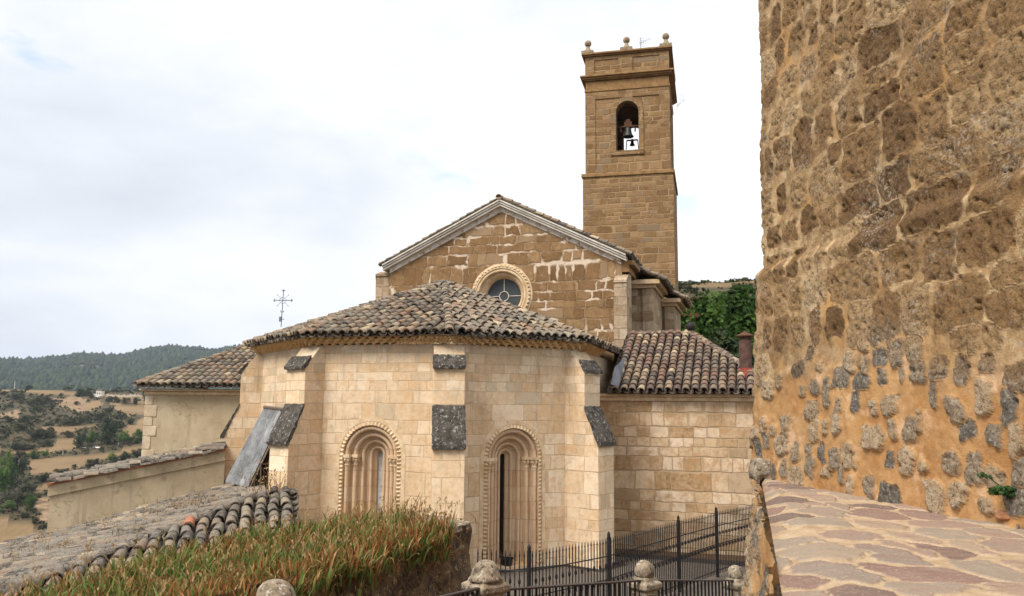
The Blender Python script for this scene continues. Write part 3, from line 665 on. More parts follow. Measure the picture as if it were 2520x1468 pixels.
for i in range(160):
    a = R_(rng.uniform(9, 19)); r = rng.uniform(95, 215); x, y = math.sin(a)*r, math.cos(a)*r; s = rng.uniform(.5, 1.3)
    leaf_cloud(mb, (x, y, float(H(x, y))+s*.2), (s, s, s*.5), 40, s*.4, rng, 4)
tag(mb.build('hillside_scrub', M['scrub']), 'scattered low scrub on the dry hillside right of the tower', 'scrub', None, 'stuff')
# ------------------------------------------------------------------ the church: apse
AXD = Vector((.276, .961, 0))
Cc = Vector((-2.288, 27.36, 0))
V0, VL, VR = (Cc+Vector((math.sin(R_(a)), -math.cos(R_(a)), 0))*5.4 for a in (6.5, -38.5, 51.5))
VF = Vector((-8.3, 27.0, 0)); VD = VR+Vector((.276, .961, 0))*3.2
VFb = VF+AXD*7.5; VDb = VD+AXD*5.2
def frame(p, q): return Fr(p.x, p.y, math.degrees(math.atan2(q.y-p.y, q.x-p.x))), (q-p).length
def sfind(fr, X, d=0.0, z=5.0, lo=-30, hi=30):
    for _ in range(50):
        mid = (lo+hi)/2
        if pix(fr.p(mid, z, d))[0] < X: lo = mid
        else: hi = mid
    return lo
zw = zat(1108, 846, 22.0)
ze = zat(1108, 821, 21.55)
apse = thing('church_apse', 'pale stone polygonal church apse with tiled roof and two arched slit windows', 'church apse', (Cc.x, Cc.y, .6))
fC, lC = frame(VF, VL); fA, lA = frame(VL, V0); fB, lB = frame(V0, VR); fD, lD = frame(VR, VD)
RH = .80
sA = sfind(fA, 915); sB = sfind(fB, 1264)
dA = fA.p(sA, 0).y; dB = fB.p(sB, 0).y
zsA = zat(915, 1121, dA); zsB = zat(1264, 1127, dB); zb = zat(1264, 1395, dB)
mb = MB()
for fr, L, z0 in ((fC, lC, -3), (fD, lD, -1)):
    mb.quad(fr.p(0, z0), fr.p(L, z0), fr.p(L, zw), fr.p(0, zw))
for a, b in ((VFb, VF), (VD, VDb)):
    f_, L = frame(a, b); mb.quad(f_.p(0, -3), f_.p(L, -3), f_.p(L, zw), f_.p(0, zw))
arch_wall(mb, fA, 0, lA, -1, zw, sA, RH, zb, zsA)
arch_wall(mb, fB, 0, lB, -1, zw, sB, RH, zb, zsB)
mb.build('apse_wall', M['apse'], apse)
M['winst'] = ashlar('window_courses', [(.1, (.50, .31, .165)), (.5, (.56, .40, .25)), (.95, (.62, .47, .33))], .5, 3.0, .008, (.40, .28, .17), 6, (.4, 1.1), .2, .005, None, .3)
def window(fr, sc, zs, pane, lab):
    prof = [(RH, 0), (.795, -.05)]+[(.73+.06*math.cos(a), -.08+.06*math.sin(a)) for a in np.linspace(0, math.pi, 8)]+[(.67, -.2), (.62, -.22)]
    prof += [(.55+.06*math.cos(a), -.22+.06*math.sin(a)) for a in np.linspace(0, math.pi, 8)]+[(.49, -.33), (.43, -.35)]
    prof += [(.375+.05*math.cos(a), -.36+.05*math.sin(a)) for a in np.linspace(0, math.pi, 7)]+[(.325, -.46), (.25, -.48)]
    prof += [(.20+.045*math.cos(a), -.49+.045*math.sin(a)) for a in np.linspace(0, math.pi, 7)]+[(.15, -.55), (.078, -.62), (.078, -.72)]
    mb = MB(); arch_sweep(mb, fr, sc, zb, zs, prof, 26)
    mb.poly([fr.p(sc-RH, zb, 0), fr.p(sc+RH, zb, 0), fr.p(sc+.08, zb+.12, -.72), fr.p(sc-.08, zb+.12, -.72)])
    w = mb.build('window', M['winst'], apse)
    if lab: w['label'] = lab
    mb = MB(); mb.quad(fr.p(sc-.1, zb, -.68), fr.p(sc+.1, zb, -.68), fr.p(sc+.1, zs+.12, -.68), fr.p(sc-.1, zs+.12, -.68)); mb.build('pane', pane, w)
    mb = MB(); st = []
    z = zb
    while z < zs: st.append((-1, z, None)); z += .105
    na_ = int(math.pi*.86/.105)
    st += [(0, 0, math.pi*k/na_) for k in range(1, na_)]
    z = zs
    while z > zb: st.append((1, z, None)); z -= .105
    for (sg, z, a) in st:
        if a is None: q = lambda r, k, d: fr.p(sc+sg*r, z+k, d)
        else: q = lambda r, k, d: fr.p(sc-r*math.cos(a)+k*math.sin(a), zs+r*math.sin(a)+k*math.cos(a), d)
        c_ = [q(.802, -.048, .004), q(.905, -.048, .004), q(.905, .048, .004), q(.802, .048, .004), q(.815, 0, .075), q(.90, 0, .02)]
        mb.add(c_, [(0, 1, 5, 4), (3, 4, 5, 2), (1, 2, 5), (0, 4, 3)])
    arch_sweep(mb, fr, sc, zb, zs, [(.801, .003), (.912, .003)], 26)
    mb.build('tooth_band', M['stone'], w)
    mb = MB(); arch_sweep(mb, fr, sc, zb, zs, [(.915, .0), (.915, .012), (1.03, .012), (1.03, .0)], 26); mb.build('arch_band', M['stone'], w)
    for sg in (-1, 1):
        mb = MB()
        for r, d in ((.73, -.08), (.55, -.22)):
            c_ = fr.p(sc+sg*r, 0, d)
            mb.lathe((c_.x, c_.y, 0), [(.062, zs-.30), (.078, zs-.29), (.078, zs-.265), (.06, zs-.26), (.066, zs-.2), (.09, zs-.12), (.105, zs-.08)], 10)
            for k in range(6):
                a = k*1.047; p = Vector((c_.x+math.cos(a)*.085, c_.y+math.sin(a)*.085, zs-.14))
                mb.lathe(p, [(.012, -.05), (.03, -.02), (.034, .02), (.015, .05)], 6)
            mb.fbox(fr, sc+sg*r-.115, sc+sg*r+.115, zs-.08, zs, d-.13, d+.115)
        mb.build('capital', M['stone'], w)

window(fA, sA, zsA, M['slit_reflection'], 'arched window with slit pane coloured like a pale reflection')
window(fB, sB, zsB, M['dark'], 'arched window with tall black slit')
# buttresses
zu0, zu1, zl1, zl0 = zat(1108, 902, 21.5), zat(1108, 851, 21.9), zat(1108, 1004, 21.5), zat(1108, 1100, 21.05)
PU, PL, BW = .5, .95, .82
def buttress(v, ang, z0=-1, w=BW):
    f = Fr(v.x, v.y, ang); h = w/2; mb = MB()
    prof = [(-.4, z0), (PL, z0), (PL, zl0), (PU, zl1), (PU, zu0), (.03, zu1), (-.4, zu1)]
    mb.prism([f.p(-h, z, d) for d, z in prof], f.t*w)
    b = mb.build('buttress', M['apse'], apse, bevel=.012)
    mb = MB(); g = .05
    mb.prism([f.p(-h-.02, z, d) for d, z in [(PL+.09, zl0-.06), (PL+.09, zl0+.03), (PU+.004, zl1+.07), (PU+.004, zl1-.03), (PL, zl0-.06)]], f.t*(w+.04)); roughen(mb.build('weathering_slab', M['lichen'], b), 4, .055, .13)
    mb = MB(); dm, zm = PU-.17, zu0+(zu1-zu0)*.42
    mb.prism([f.p(-h-.02, z, d) for d, z in [(PU+.09, zu0-.06), (PU+.09, zu0+.02), (dm, zm+.08), (dm, zm-.02), (PU, zu0-.06)]], f.t*(w+.04)); roughen(mb.build('weathering_slab', M['lichen'], b), 4, .055, .13)
buttress(V0, 6.5); buttress(VL, -38.5); buttress(VR, 51.5); buttress(VF, -78, -3)
# cornice of three rows of tile ends, following the apse
ring = [VFb, VF, VL, V0, VR, VD, VDb]
def offring(off):
    out = []
    for i, p in enumerate(ring):
        if i == 0: n = Vector((-AXD.y, AXD.x, 0))*1.0; out.append(p+n*off); continue
        if i == len(ring)-1: n = Vector((AXD.y, -AXD.x, 0)); out.append(p+n*off); continue
        a = (p-ring[i-1]).normalized(); b = (ring[i+1]-p).normalized()
        na_, nb_ = Vector((a.y, -a.x, 0)), Vector((b.y, -b.x, 0)); m_ = (na_+nb_).normalized()
        out.append(p+m_*(off/max(.5, m_.dot(na_))))
    return out
rowz = [zw+(ze-.05-zw)*k/3 for k in range(4)]
cor = None
for k in range(3):
    mb = MB(); o0 = offring(.0); o1 = offring(.10+.085*k); ph = .5*(k % 2)
    for i in range(1, 5):
        a0, b0, a1, b1 = o0[i], o0[i+1], o1[i], o1[i+1]; L = (b1-a1).length; n = int(L/.26)+1; st = n*8
        for j in range(st):
            t0, t1 = j/st, (j+1)/st
            w0, w1 = (abs(math.sin(math.pi*(t*n+ph))) for t in (t0, t1))
            zA, zB = rowz[k]+.11*w0-.03, rowz[k]+.11*w1-.03; zt = rowz[k+1]+.03
            p0, p1, q0, q1 = a1.lerp(b1, t0), a1.lerp(b1, t1), a0.lerp(b0, t0), a0.lerp(b0, t1); Z = lambda p, z: Vector((p.x, p.y, z))
            mb.quad(Z(p0, zA), Z(p1, zB), Z(p1, zt), Z(p0, zt)); mb.quad(Z(q0, zA), Z(q1, zB), Z(p1, zB), Z(p0, zA)); mb.quad(Z(p0, zt), Z(p1, zt), Z(q1, zt), Z(q0, zt))
    if cor is None: cor = mb.build('eave_cornice', M['cornice'], apse)
    else: mb.build('tile_end_row', M['cornice'], cor)
E = [Vector((p.x, p.y, ze)) for p in offring(.40)]
Ap = Vector((Cc.x, Cc.y, zat(1045, 700, 27.36))); Apb = Ap+AXD*6.0
tl, un = MB(), MB(); rg = random.Random(2)

for i in (1, 2, 3, 4): roof_facet(tl, un, [E[i], E[i+1], Ap], rng=rg, jit=1.9)
un.poly([E[0], E[1], Ap, Apb]); roof_facet(tl, un, [E[5], E[6], Apb, Ap], rng=rg)
for i in (1, 2, 3, 4, 5): ridge_tiles(tl, E[i]-(Ap-E[i]).normalized()*.05, Ap, rad=.125)
tl.lathe(Ap, [(.26, -.12), (.22, .04), (.1, .14), (.02, .16)], 9, .3)
rf = tl.build('roof', M['tile'], apse); un.build('roof_bedding', M['under'], rf)
# ------------------------------------------------------------------ nave gable
G = Fr(-.47, 33.7, -16)
nave = thing('church_nave', 'brown stone gabled church nave with a round window behind the apse roof', 'church nave', (-.47, 33.7, .6))
HW = 5.15
zap = zat(1238, 492, 33.7); zel = (zat(943, 645, 35.1)+zat(1528, 626, 32.3))/2
def rk(s): return zap+(zel-zap)*abs(s)/HW
oz = zat(1232, 727, 33.7); os_ = sfind(G, 1232)
# gable face with round hole
RO = 1.0
bd = [(-HW+.1, 4), (HW-.1, 4), (HW-.1, rk(HW-.1)-.5), (0, zap-.42), (-HW+.1, rk(HW-.1)-.5)]
angs = sorted(set([2*math.pi*k/40 for k in range(40)]+[math.atan2(z-oz, s-os_) % (2*math.pi) for s, z in bd]))
def hitb(a):
    best = None; dx, dz = math.cos(a), math.sin(a)
    for i in range(5):
        (x1, y1), (x2, y2) = bd[i], bd[(i+1) % 5]; x1 -= os_; x2 -= os_; y1 -= oz; y2 -= oz
        den = dx*(y2-y1)-dz*(x2-x1)
        if abs(den) < 1e-9: continue
        t = (x1*(y2-y1)-y1*(x2-x1))/den; u = (x1*dz-y1*dx)/den
        if t > 0 and -1e-6 <= u <= 1+1e-6 and (best is None or t < best): best = t
    return os_+dx*best, oz+dz*best
mb = MB()
for i, a in enumerate(angs):
    b = angs[(i+1) % len(angs)]; (xa, za), (xb, zb_) = hitb(a), hitb(b)
    mb.quad(G.p(os_+RO*math.cos(a), oz+RO*math.sin(a)), G.p(xa, za), G.p(xb, zb_), G.p(os_+RO*math.cos(b), oz+RO*math.sin(b)))
mb.quad(G.p(-HW+.1, 3, -.001), G.p(-HW+.1, 3, -14), G.p(-HW+.1, rk(HW-.1)-.4, -14), G.p(-HW+.1, rk(HW-.1)-.4, -.001))
mb.quad(G.p(HW-.1, 3, -.001), G.p(HW-.1, 3, -14), G.p(HW-.1, rk(HW-.1)-.4, -14), G.p(HW-.1, rk(HW-.1)-.4, -.001))
gw = mb.build('gable_wall', M['gable'], nave)
# oculus
def ring_sweep(mb, fr, sc, zc, prof, n=48):
    q = len(prof)
    vs = [fr.p(sc+r*math.cos(6.2832*k/n), zc+r*math.sin(6.2832*k/n), d) for k in range(n) for r, d in prof]
    mb.add(vs, [(k*q+j, k*q+j+1, ((k+1) % n)*q+j+1, ((k+1) % n)*q+j) for k in range(n) for j in range(q-1)])
ocu = MB(); ring_sweep(ocu, G, os_, oz, [(1.33, 0), (1.31, .03), (1.2, .035), (1.19, .09), (1.12, .10), (1.08, .04)]+[(1.03+.06*math.cos(a), .02+.06*math.sin(a)) for a in np.linspace(0, math.pi, 6)]+[(.97, -.07), (.93, -.08), (.90, -.05), (.86, -.08), (.74, -.34), (.74, -.42)])
oc = ocu.build('round_window', M['stone'], nave)
mb = MB()
for k in range(46):
    a = 6.2832*k/46; q = lambda r, t, d: G.p(os_+r*math.cos(a)-t*math.sin(a), oz+r*math.sin(a)+t*math.cos(a), d)
    mb.add([q(1.17, -.07, .092), q(1.28, -.07, .03), q(1.28, .07, .03), q(1.17, .07, .092), q(1.2, 0, .14)], [(0, 1, 4), (1, 2, 4), (2, 3, 4), (3, 0, 4)])
mb.build('tooth_band', M['stone'], oc)
mb = MB(); mb.poly([G.p(os_+.78*math.cos(6.2832*k/32), oz+.78*math.sin(6.2832*k/32), -.38) for k in range(32)]); mb.build('pane', M['glass'], oc)
mb = MB()
for a in (0, math.pi/2, math.pi, 1.5*math.pi):
    mb.tube([G.p(os_+.2*math.cos(a), oz+.2*math.sin(a), -.36), G.p(os_+.75*math.cos(a), oz+.75*math.sin(a), -.36)], .016, 5)
mb.tube([G.p(os_+.2*math.cos(6.2832*k/20), oz+.2*math.sin(6.2832*k/20), -.36) for k in range(21)], .022, 5); mb.build('glazing_bars', M['greystone'], oc)
# raking cornice in stepped mouldings
for sg in (-1, 1):
    mb = MB()
    def band(mb, o_top, o_bot, d):
        e1 = HW+.1 if o_bot < .4 else HW-.12
        pr = [G.p(0, zap-o_top, -.3), G.p(sg*e1, zap+(zel-zap)*e1/HW-o_top, -.3), G.p(sg*e1, zap+(zel-zap)*e1/HW-o_bot, -.3), G.p(0, zap-o_bot, -.3)]
        mb.prism(pr, G.n*(d+.3))
    for q_ in ((.06, .125, .36), (.127, .145, .27), (.147, .215, .31), (.217, .232, .22), (.234, .315, .26)): band(mb, *q_)
    lb = MB(); band(lb, .317, .52, .03); lb.build('limewash_band', M['lime'], nave)
    mb.build('raking_cornice', M['greystone'], nave)
tl, un = MB(), MB()
for sg in (-1, 1):
    e1 = HW+.22; ez = zap+(zel-zap)*e1/HW-.02
    roof_facet(tl, un, [G.p(sg*e1, ez, .36), G.p(sg*e1, ez, -9), G.p(0, zap-.02, -9), G.p(0, zap-.02, .36)], rng=rg, vis=None)
    un.poly([G.p(sg*e1, ez-.1, -9), G.p(sg*e1, ez-.1, -14), G.p(0, zap-.1, -14), G.p(0, zap-.1, -9)])
ridge_tiles(tl, G.p(0, zap-.05, .40), G.p(0, zap-.05, -8), rad=.13)
tl.fbox(G, -.1, .1, zap-.08, zap+.03, .1, .38, .5)
rf = tl.build('roof', M['tile'], nave); un.build('roof_bedding', M['under'], rf)
mb = MB(); ezr = zap+(zel-zap)*(HW+.3)/HW
for k, (a, b) in enumerate(((.16, .34), (.34, .62))):
    mb.fbox(G, HW-.12, HW+.38-.2*k, ezr-b, ezr-a-.003, -9, .0)
mb.build('side_cornice', M['brownstone'], nave)
    
# corner piers
M['pier'] = ashlar('weathered_pier_blocks', [(.06, (.22, .145, .08)), (.35, (.33, .235, .145)), (.65, (.43, .325, .22)), (.95, (.52, .42, .31))], .42, .7, .03, (.40, .30, .2), 8, (.4, 1.2), .9, .02, None, .4, .6)
def pier(s0, s1, d0, d1, zt, slope):
    mb = MB(); mb.prism([G.p(s0, z, d) for d, z in ((d0, 3), (d1, 3), (d1, zt-slope), (d1+.05, zt-slope), (d1+.05, zt-slope+.1), ((d0+d1)/2, zt), (d0, zt))], G.t*(s1-s0)); return roughen(mb.build('corner_pier', M['pier'], nave), 4, .06, .3)
s_ = sfind(G, 1513, .4); pier(s_, sfind(G, 1546, .4), -.9, .45, zat(1530, 672, 32.3), .45)
s_ = sfind(G, 917, -.2); pier(s_, sfind(G, 950, -.2), -1.2, -.15, zat(935, 662, 35.2), .3)
# aisle walls stepping out to the right
for d_, Xr, Yt, s_in in ((-2.4, 1608, 690, 4.2), (-6.0, 1660, 736, 5.0)):
    sr = sfind(G, Xr, d_, 10); zt = zat(Xr, Yt, G.p(sr, 0, d_).y)
    mb = MB(); mb.fbox(G, s_in, sr, 3, zt-.35, d_-3.5, d_); mb.fbox(G, sr-.45, sr, 3, zt-.352, d_, d_+.14); aw = mb.build('aisle_wall', M['pier'], nave)
    mb = MB(); mb.fbox(G, s_in, sr+.10, zt-.35, zt-.2, d_-3.5, d_+.22); mb.fbox(G, s_in, sr+.3, zt-.2, zt-.02, d_-3.5, d_+.42); mb.build('aisle_cornice', M['stone'], aw)
    tl, un = MB(), MB(); roof_facet(tl, un, [G.p(sr+.5, zt-.05, d_+.5), G.p(sr+.5, zt-.05, d_-3.2), G.p(s_in, zt+1.0, d_-3.2), G.p(s_in, zt+1.0, d_+.5)], rng=rg)
    tl.v += []; o_ = tl.build('aisle_roof', M['tile'], aw); 
    ub = un.build('aisle_roof_bed', M['under'], aw)
# ------------------------------------------------------------------ bell tower
TD = 46.0
tb_ = at(1547, 700, TD); T = Fr(tb_.x, tb_.y, -13.5)
tower = thing('bell_tower', 'tall square brown stone bell tower with ball finials and an arched belfry opening', 'bell tower', (tb_.x, tb_.y, .6))
zT = lambda Y: zat(1547, Y, TD)
def sq(mb, h, z0, z1): mb.fbox(T, -h, h, z0, z1, -2.62-h, -2.62+h)
mb = MB(); sq(mb, 2.60, 0, zT(432)); shaft = mb.build('shaft', M['tower'], tower)
mb = MB(); sq(mb, 2.68, zT(432), zT(423)); mb.build('string_course', M['brownstone'], tower, bevel=.03)
hb = 2.46; zf, zc_ = zT(423), zT(218); RB = .66; zsill, zcr = zT(368), zT(246); zsp = zcr-RB
mb = MB()
for a in range(4):
    f = Fr(0, 0, -13.5+90*a); cpt = T.o - T.n*2.62; f.o = cpt+f.n*hb
    arch_wall(mb, f, -hb, hb, zf, zc_, 0, RB, zsill, zsp, -.06, 14)
    if a % 2: mb.poly([f.p(-RB-.05, zsill-.05, -.5), f.p(RB+.05, zsill-.05, -.5), f.p(RB+.05, zcr+.05, -.5), f.p(-RB-.05, zcr+.05, -.5)])  # panels added across both side openings to keep the belfry interior dark
    arch_wall(mb, f, -hb+.8, hb-.8, zf+.3, zc_-.4, 0, RB, zsill, zsp, -.8, 14)
    arch_sweep(mb, f, 0, zsill, zsp, [(RB, -.06), (RB, -.8)], 14)
    mb.quad(f.p(-RB, zsill, -.06), f.p(RB, zsill, -.06), f.p(RB, zsill, -.8), f.p(-RB, zsill, -.8))
    mb.fbox(f, -hb+.58, hb-.58, zc_-.45, zc_-.003, -.3, -.003); mb.fbox(f, -hb+.58, hb-.58, zf+.003, zf+.30, -.3, -.003)
    mb.fbox(f, hb-.6, hb, zf, zc_, -.6, 0)
mb.quad(*[T.p(s, zc_-.4, d) for s, d in ((-1.7, -.9), (1.7, -.9), (1.7, -4.3), (-1.7, -4.3))])
mb.quad(*[T.p(s, zsill-.25, d) for s, d in ((-1.7, -.9), (1.7, -.9), (1.7, -4.3), (-1.7, -4.3))])
bel = mb.build('belfry', M['tower'], tower)
mb = MB(); f = Fr(0, 0, -13.5); f.o = T.o-T.n*2.62+T.n*hb
arch_sweep(mb, f, 0, zsill, zsp, [(RB+.004, -.12), (RB+.004, -.002), (RB+.28, -.002), (RB+.28, -.07)], 16)
mb.fbox(f, -RB-.30, RB+.30, zsill-.26, zsill-.002, -.5, .03); mb.build('opening_frame', M['tower'], bel)
mb = MB(); sq(mb, 2.5, zT(218), zT(211)); sq(mb, 2.44, zT(211), zT(192)); 
for k, (h, a, b) in enumerate(((2.54, 190.5, 187.5), (2.64, 187.5, 183.5), (2.74, 183.5, 179))): sq(mb, h, zT(a), zT(b))
mb.build('main_cornice', M['brownstone'], tower, bevel=.025)
mb = MB(); h = 2.46; sq(mb, h-.06, zT(178.5), zT(130))
for a in range(4):
    f = Fr(0, 0, -13.5+90*a); f.o = T.o-T.n*2.62+f.n*(h-.06)
    e_ = .003*(a % 2)
    for s0, s1 in ((-h+e_, -h+.55), (-.5, .35), (h-.55, h-e_)): mb.fbox(f, s0, s1, zT(178), zT(131)+.001, -.1, .06-e_)
    for s0, s1 in ((-h+.551, -.501), (.351, h-.551)):
        mb.fbox(f, s0, s1, zT(139), zT(131), -.1, .056); mb.fbox(f, s0, s1, zT(178), zT(172), -.1, .056)
mb.build('attic_parapet', M['tower'], tower)
mb = MB(); sq(mb, 2.56, zT(130), zT(127)); sq(mb, 2.66, zT(127), zT(122.5)); mb.build('parapet_coping', M['brownstone'], tower, bevel=.02)
zt0 = zT(122.5); cen = T.o-T.n*2.62
for s, d in ((-2.3, 2.3), (0, 2.3), (2.3, 2.3), (-2.3, -2.3), (2.3, -2.3)):
    p = cen+T.t*s+T.n*d; mb = MB(); k = (zT(82)-zt0)/ .95
    f = Fr(p.x, p.y, -13.5); mb.fbox(f, -.36, .36, zt0, zt0+.16, -.36, .36)
    mb.lathe((p.x, p.y, zt0), [(.33, .16), (.27, .24), (.17, .34), (.11, .46), (.10, .54), (.12, .56)], 14)
    mb.lathe((p.x, p.y, zt0+.72), [(.02, -.2)]+[(.205*math.cos(a), .205*math.sin(a)) for a in np.linspace(-1.2, 1.35, 9)]+[(.02, .2)], 16)
    mb.build('ball_finial', M['finial'] if 'finial' in M else M['greystone'], tower, smooth=False)
for (X_, Y_, w_, h_) in ((1549, 626, 14, 14),):
    s = sfind(T, X_, 0, zT(Y_)); mb = MB(); mb.fbox(T, s-.22, s+.22, zT(Y_)-.2, zT(Y_)+.18, -.02-.3, -.02+.024); mb.build('putlog_hole', M['dark'], shaft)
# bells
def bell(p, r, lab, yoke):
    t = thing('bell', lab, 'bell', p, 'bells in the tower opening')
    mb = MB(); mb.lathe(p, [(r*.02, r*1.7), (r*.42, r*1.66), (r*.55, r*1.45), (r*.6, r*.9), (r*.72, r*.4), (r, 0), (r*.96, -.02), (r*.9, 0), (r*.6, r*.5), (r*.4, r*1.3)], 18); mb.build('bell_body', M['bronze'], t, smooth=True)
    mb = MB(); p = Vector(p); mb.tube([p+Vector((0, 0, r*1.0)), p+Vector((0, 0, -r*.12))], [.02, .03], 6); mb.lathe(p+Vector((0, 0, -r*.18)), [(.01, -.05), (.06, 0), (.01, .06)], 8); mb.build('clapper', M['iron'], t)
    mb = MB()
    if yoke:
        w = r*1.25
        mb.fbox(Fr(p.x, p.y, -13.5), -w, w, p.z+r*1.7, p.z+r*1.95, -.12, .12); mb.fbox(Fr(p.x, p.y, -13.5), -w*.55, w*.55, p.z+r*1.953, p.z+r*2.7, -.1, .1); mb.fbox(Fr(p.x, p.y, -13.5), -w*.3, w*.3, p.z+r*2.703, p.z+r*3.2, -.08, .08)
        for sx_ in (-1, 1): mb.fbox(Fr(p.x, p.y, -13.5), sx_*w-.04, sx_*w+.04, p.z+r*.9, p.z+r*1.72, -.05, .05)
        mb.tube([T.p(-RB-.1, p.z+r*1.85, 0)+(p-T.p(0, p.z, 0))-T.t*0, T.p(RB+.1, p.z+r*1.85, 0)+(p-T.p(0, p.z, 0))], .045, 7)
    else:
        mb.tube([p+T.t*-1.0*r*2+Vector((0, 0, r*1.9)), p+T.t*r*2+Vector((0, 0, r*1.9))], .05, 6); mb.tube([p+Vector((0, 0, r*1.6)), p+Vector((0, 0, r*2.3))], .06, 6)
        for sx_ in (-1, 1): mb.tube([p+T.t*r*2*sx_+Vector((0, 0, r*1.9)), p+T.t*r*2.3*sx_+Vector((0, 0, -r*1.6))], .03, 5)
    mb.build('headstock', M['rust'] if yoke else M['iron'], t)
bell(T.p(0, zT(327), -.75), .33, 'larger bronze bell hanging high in the tower arch under a rusty headstock', True)
bp = at(1556, 358, 49.6); bell((bp.x, bp.y, bp.z), .17, 'smaller dark bell hanging low in the far side of the tower arch', False)
t = thing('belfry_railing', 'thin iron railing across the far opening of the belfry behind the bells', 'railing', T.p(0, zsill, -4.9))
mb = MB()
for k in range(9): mb.tube([T.p(-.64+k*.16, zsill-.2, -4.85), T.p(-.64+k*.16, zsill+.62, -4.85)], .012, 4)
mb.build('bars', M['iron'], t)
mb = MB(); mb.tube([T.p(-.66, zsill+.62, -4.85), T.p(.66, zsill+.62, -4.85)], .018, 4); mb.build('top_rail', M['iron'], t)
# aerial and twigs on the tower
p = at(1577, 122, TD+.6); t = thing('tv_aerial', 'thin metal television aerial on the tower top between two ball finials', 'aerial', p)
mb = MB(); mb.tube([p, p+Vector((0, 0, .75))], .018, 5); mb.build('mast', M['lead'], t)
mb = MB(); q0, q1 = p+Vector((-.05, 0, .38)), p+Vector((.62, .3, .82)); mb.tube([q0, q1], .012, 4)
for k in range(7):
    c_ = q0.lerp(q1, k/6); mb.tube([c_+Vector((.02, -.05, -.14)), c_+Vector((-.02, .05, .14))], .007, 4)
for k in range(5): mb.tube([p+Vector((-.12, 0, .25+k*.12)), p+Vector((.22, .05, .2+k*.12))], .007, 4)
mb.build('antenna_array', M['lead'], t)
p = T.p(2.75, zT(225), -3.4); t_ = MB(); rng = random.Random(6)
for k in range(9):
    a = p+Vector((0, 0, rng.uniform(-.2, .2))); b = a+Vector((rng.uniform(.2, .5), 0, rng.uniform(.3, .8))); c_ = b+Vector((rng.uniform(-.1, .45), 0, rng.uniform(.2, .7)))
    t_.tube([a, b, c_], [.006, .004, .002], 4); t_.tube([b, b+Vector((rng.uniform(.1, .4), .1, rng.uniform(.05, .35)))], [.004, .002], 4)
tag(t_.build('dry_twig', M['dry'], loc=p), 'bare dry twig plant sprouting from the right side of the tower cornice', 'plant')
# ------------------------------------------------------------------ right annex: low stone chapel with the red-brown roof
N_ = Fr(2.6, 26.6, -16)
ann = thing('side_chapel', 'low stone side chapel with red-brown barrel tile roof right of the apse', 'chapel', N_.p(0, .6, 0))
zea = zat(1560, 966, 26.2); zri = zat(1600, 826, 30.4); sR = sfind(N_, 1700, -4.3, zri); sE = sfind(N_, 1925, .35, zea); sL = sfind(N_, 1492, .35, zea)
mb = MB(); mb.quad(N_.p(-.6, -1), N_.p(sE-.4, -1), N_.p(sE-.4, zea-.12), N_.p(-.6, zea-.12)); mb.quad(N_.p(sE-.4, -1), N_.p(sE-.4, -1, -8), N_.p(sE-.4, zea-.12, -8), N_.p(sE-.4, zea-.12)); mb.build('wall', M['annex'], ann)
mb = MB(); mb.fbox(N_, -.6, sE-.33, zea-.27, zea-.14, -.3, .07); mb.fbox(N_, -.6, sE-.22, zea-.14, zea-.045, -.3, .17); mb.build('eave_moulding', M['stone'], ann, bevel=.02)
tl, un = MB(), MB(); rg = random.Random(12)
eL, eR, rR, rL = N_.p(sL, zea, .35), N_.p(sE, zea, .35), N_.p(sR, zri, -4.3), N_.p(sL+.1, zri, -4.3)
roof_facet(tl, un, [eL, eR, rR, rL], rng=rg, sp=.275, ex=.33, rad=.12)
roof_facet(tl, un, [eR, N_.p(sE, zea, -8.9), rR], rng=rg, sp=.275, ex=.33, rad=.12)
un.poly([rL, rR, N_.p(sE, zea, -8.9), N_.p(sL, zea, -8.9)])
ridge_tiles(tl, rR, rL, rad=.12, off=.02); ridge_tiles(tl, eR, rR, rad=.13, off=.05)
rf = tl.build('roof', M['tile_red'], ann); un.build('roof_bedding', M['under'], rf)
mb = MB(); mb.prism([at(1512, 905, 25.2), at(1538, 880, 26.0), at(1522, 950, 25.3), at(1504, 945, 24.9)], Vector((.02, .03, -.02))); mb.build('valley_flashing', M['lead'], rf)
p = at(1836, 930, 26.2); t = thing('flue_chimney', 'dark round metal flue with conical cap on the red-brown tiled roof', 'chimney', p)
rch = 15*26.2/F_PX; hz = zat(1836, 828, 26.2)
mb = MB(); mb.lathe((p.x, p.y, 0), [(rch, p.z-.6), (rch, hz-.14), (rch*.86, hz-.14), (rch*.86, hz)], 18); mb.build('flue', M['chimney'], t)
mb = MB(); mb.lathe((p.x, p.y, hz), [(rch*1.45, -.02), (rch*1.5, .01), (rch*.15, .15), (.01, .16)], 18); mb.build('cap', M['rust'], t)
mb = MB(); mb.lathe((p.x, p.y, p.z), [(rch*1.7, -.5), (rch*1.5, -.1), (rch*1.08, .3), (rch*1.02, .3)], 18); mb.build('flashing', M['redpaint'], t)
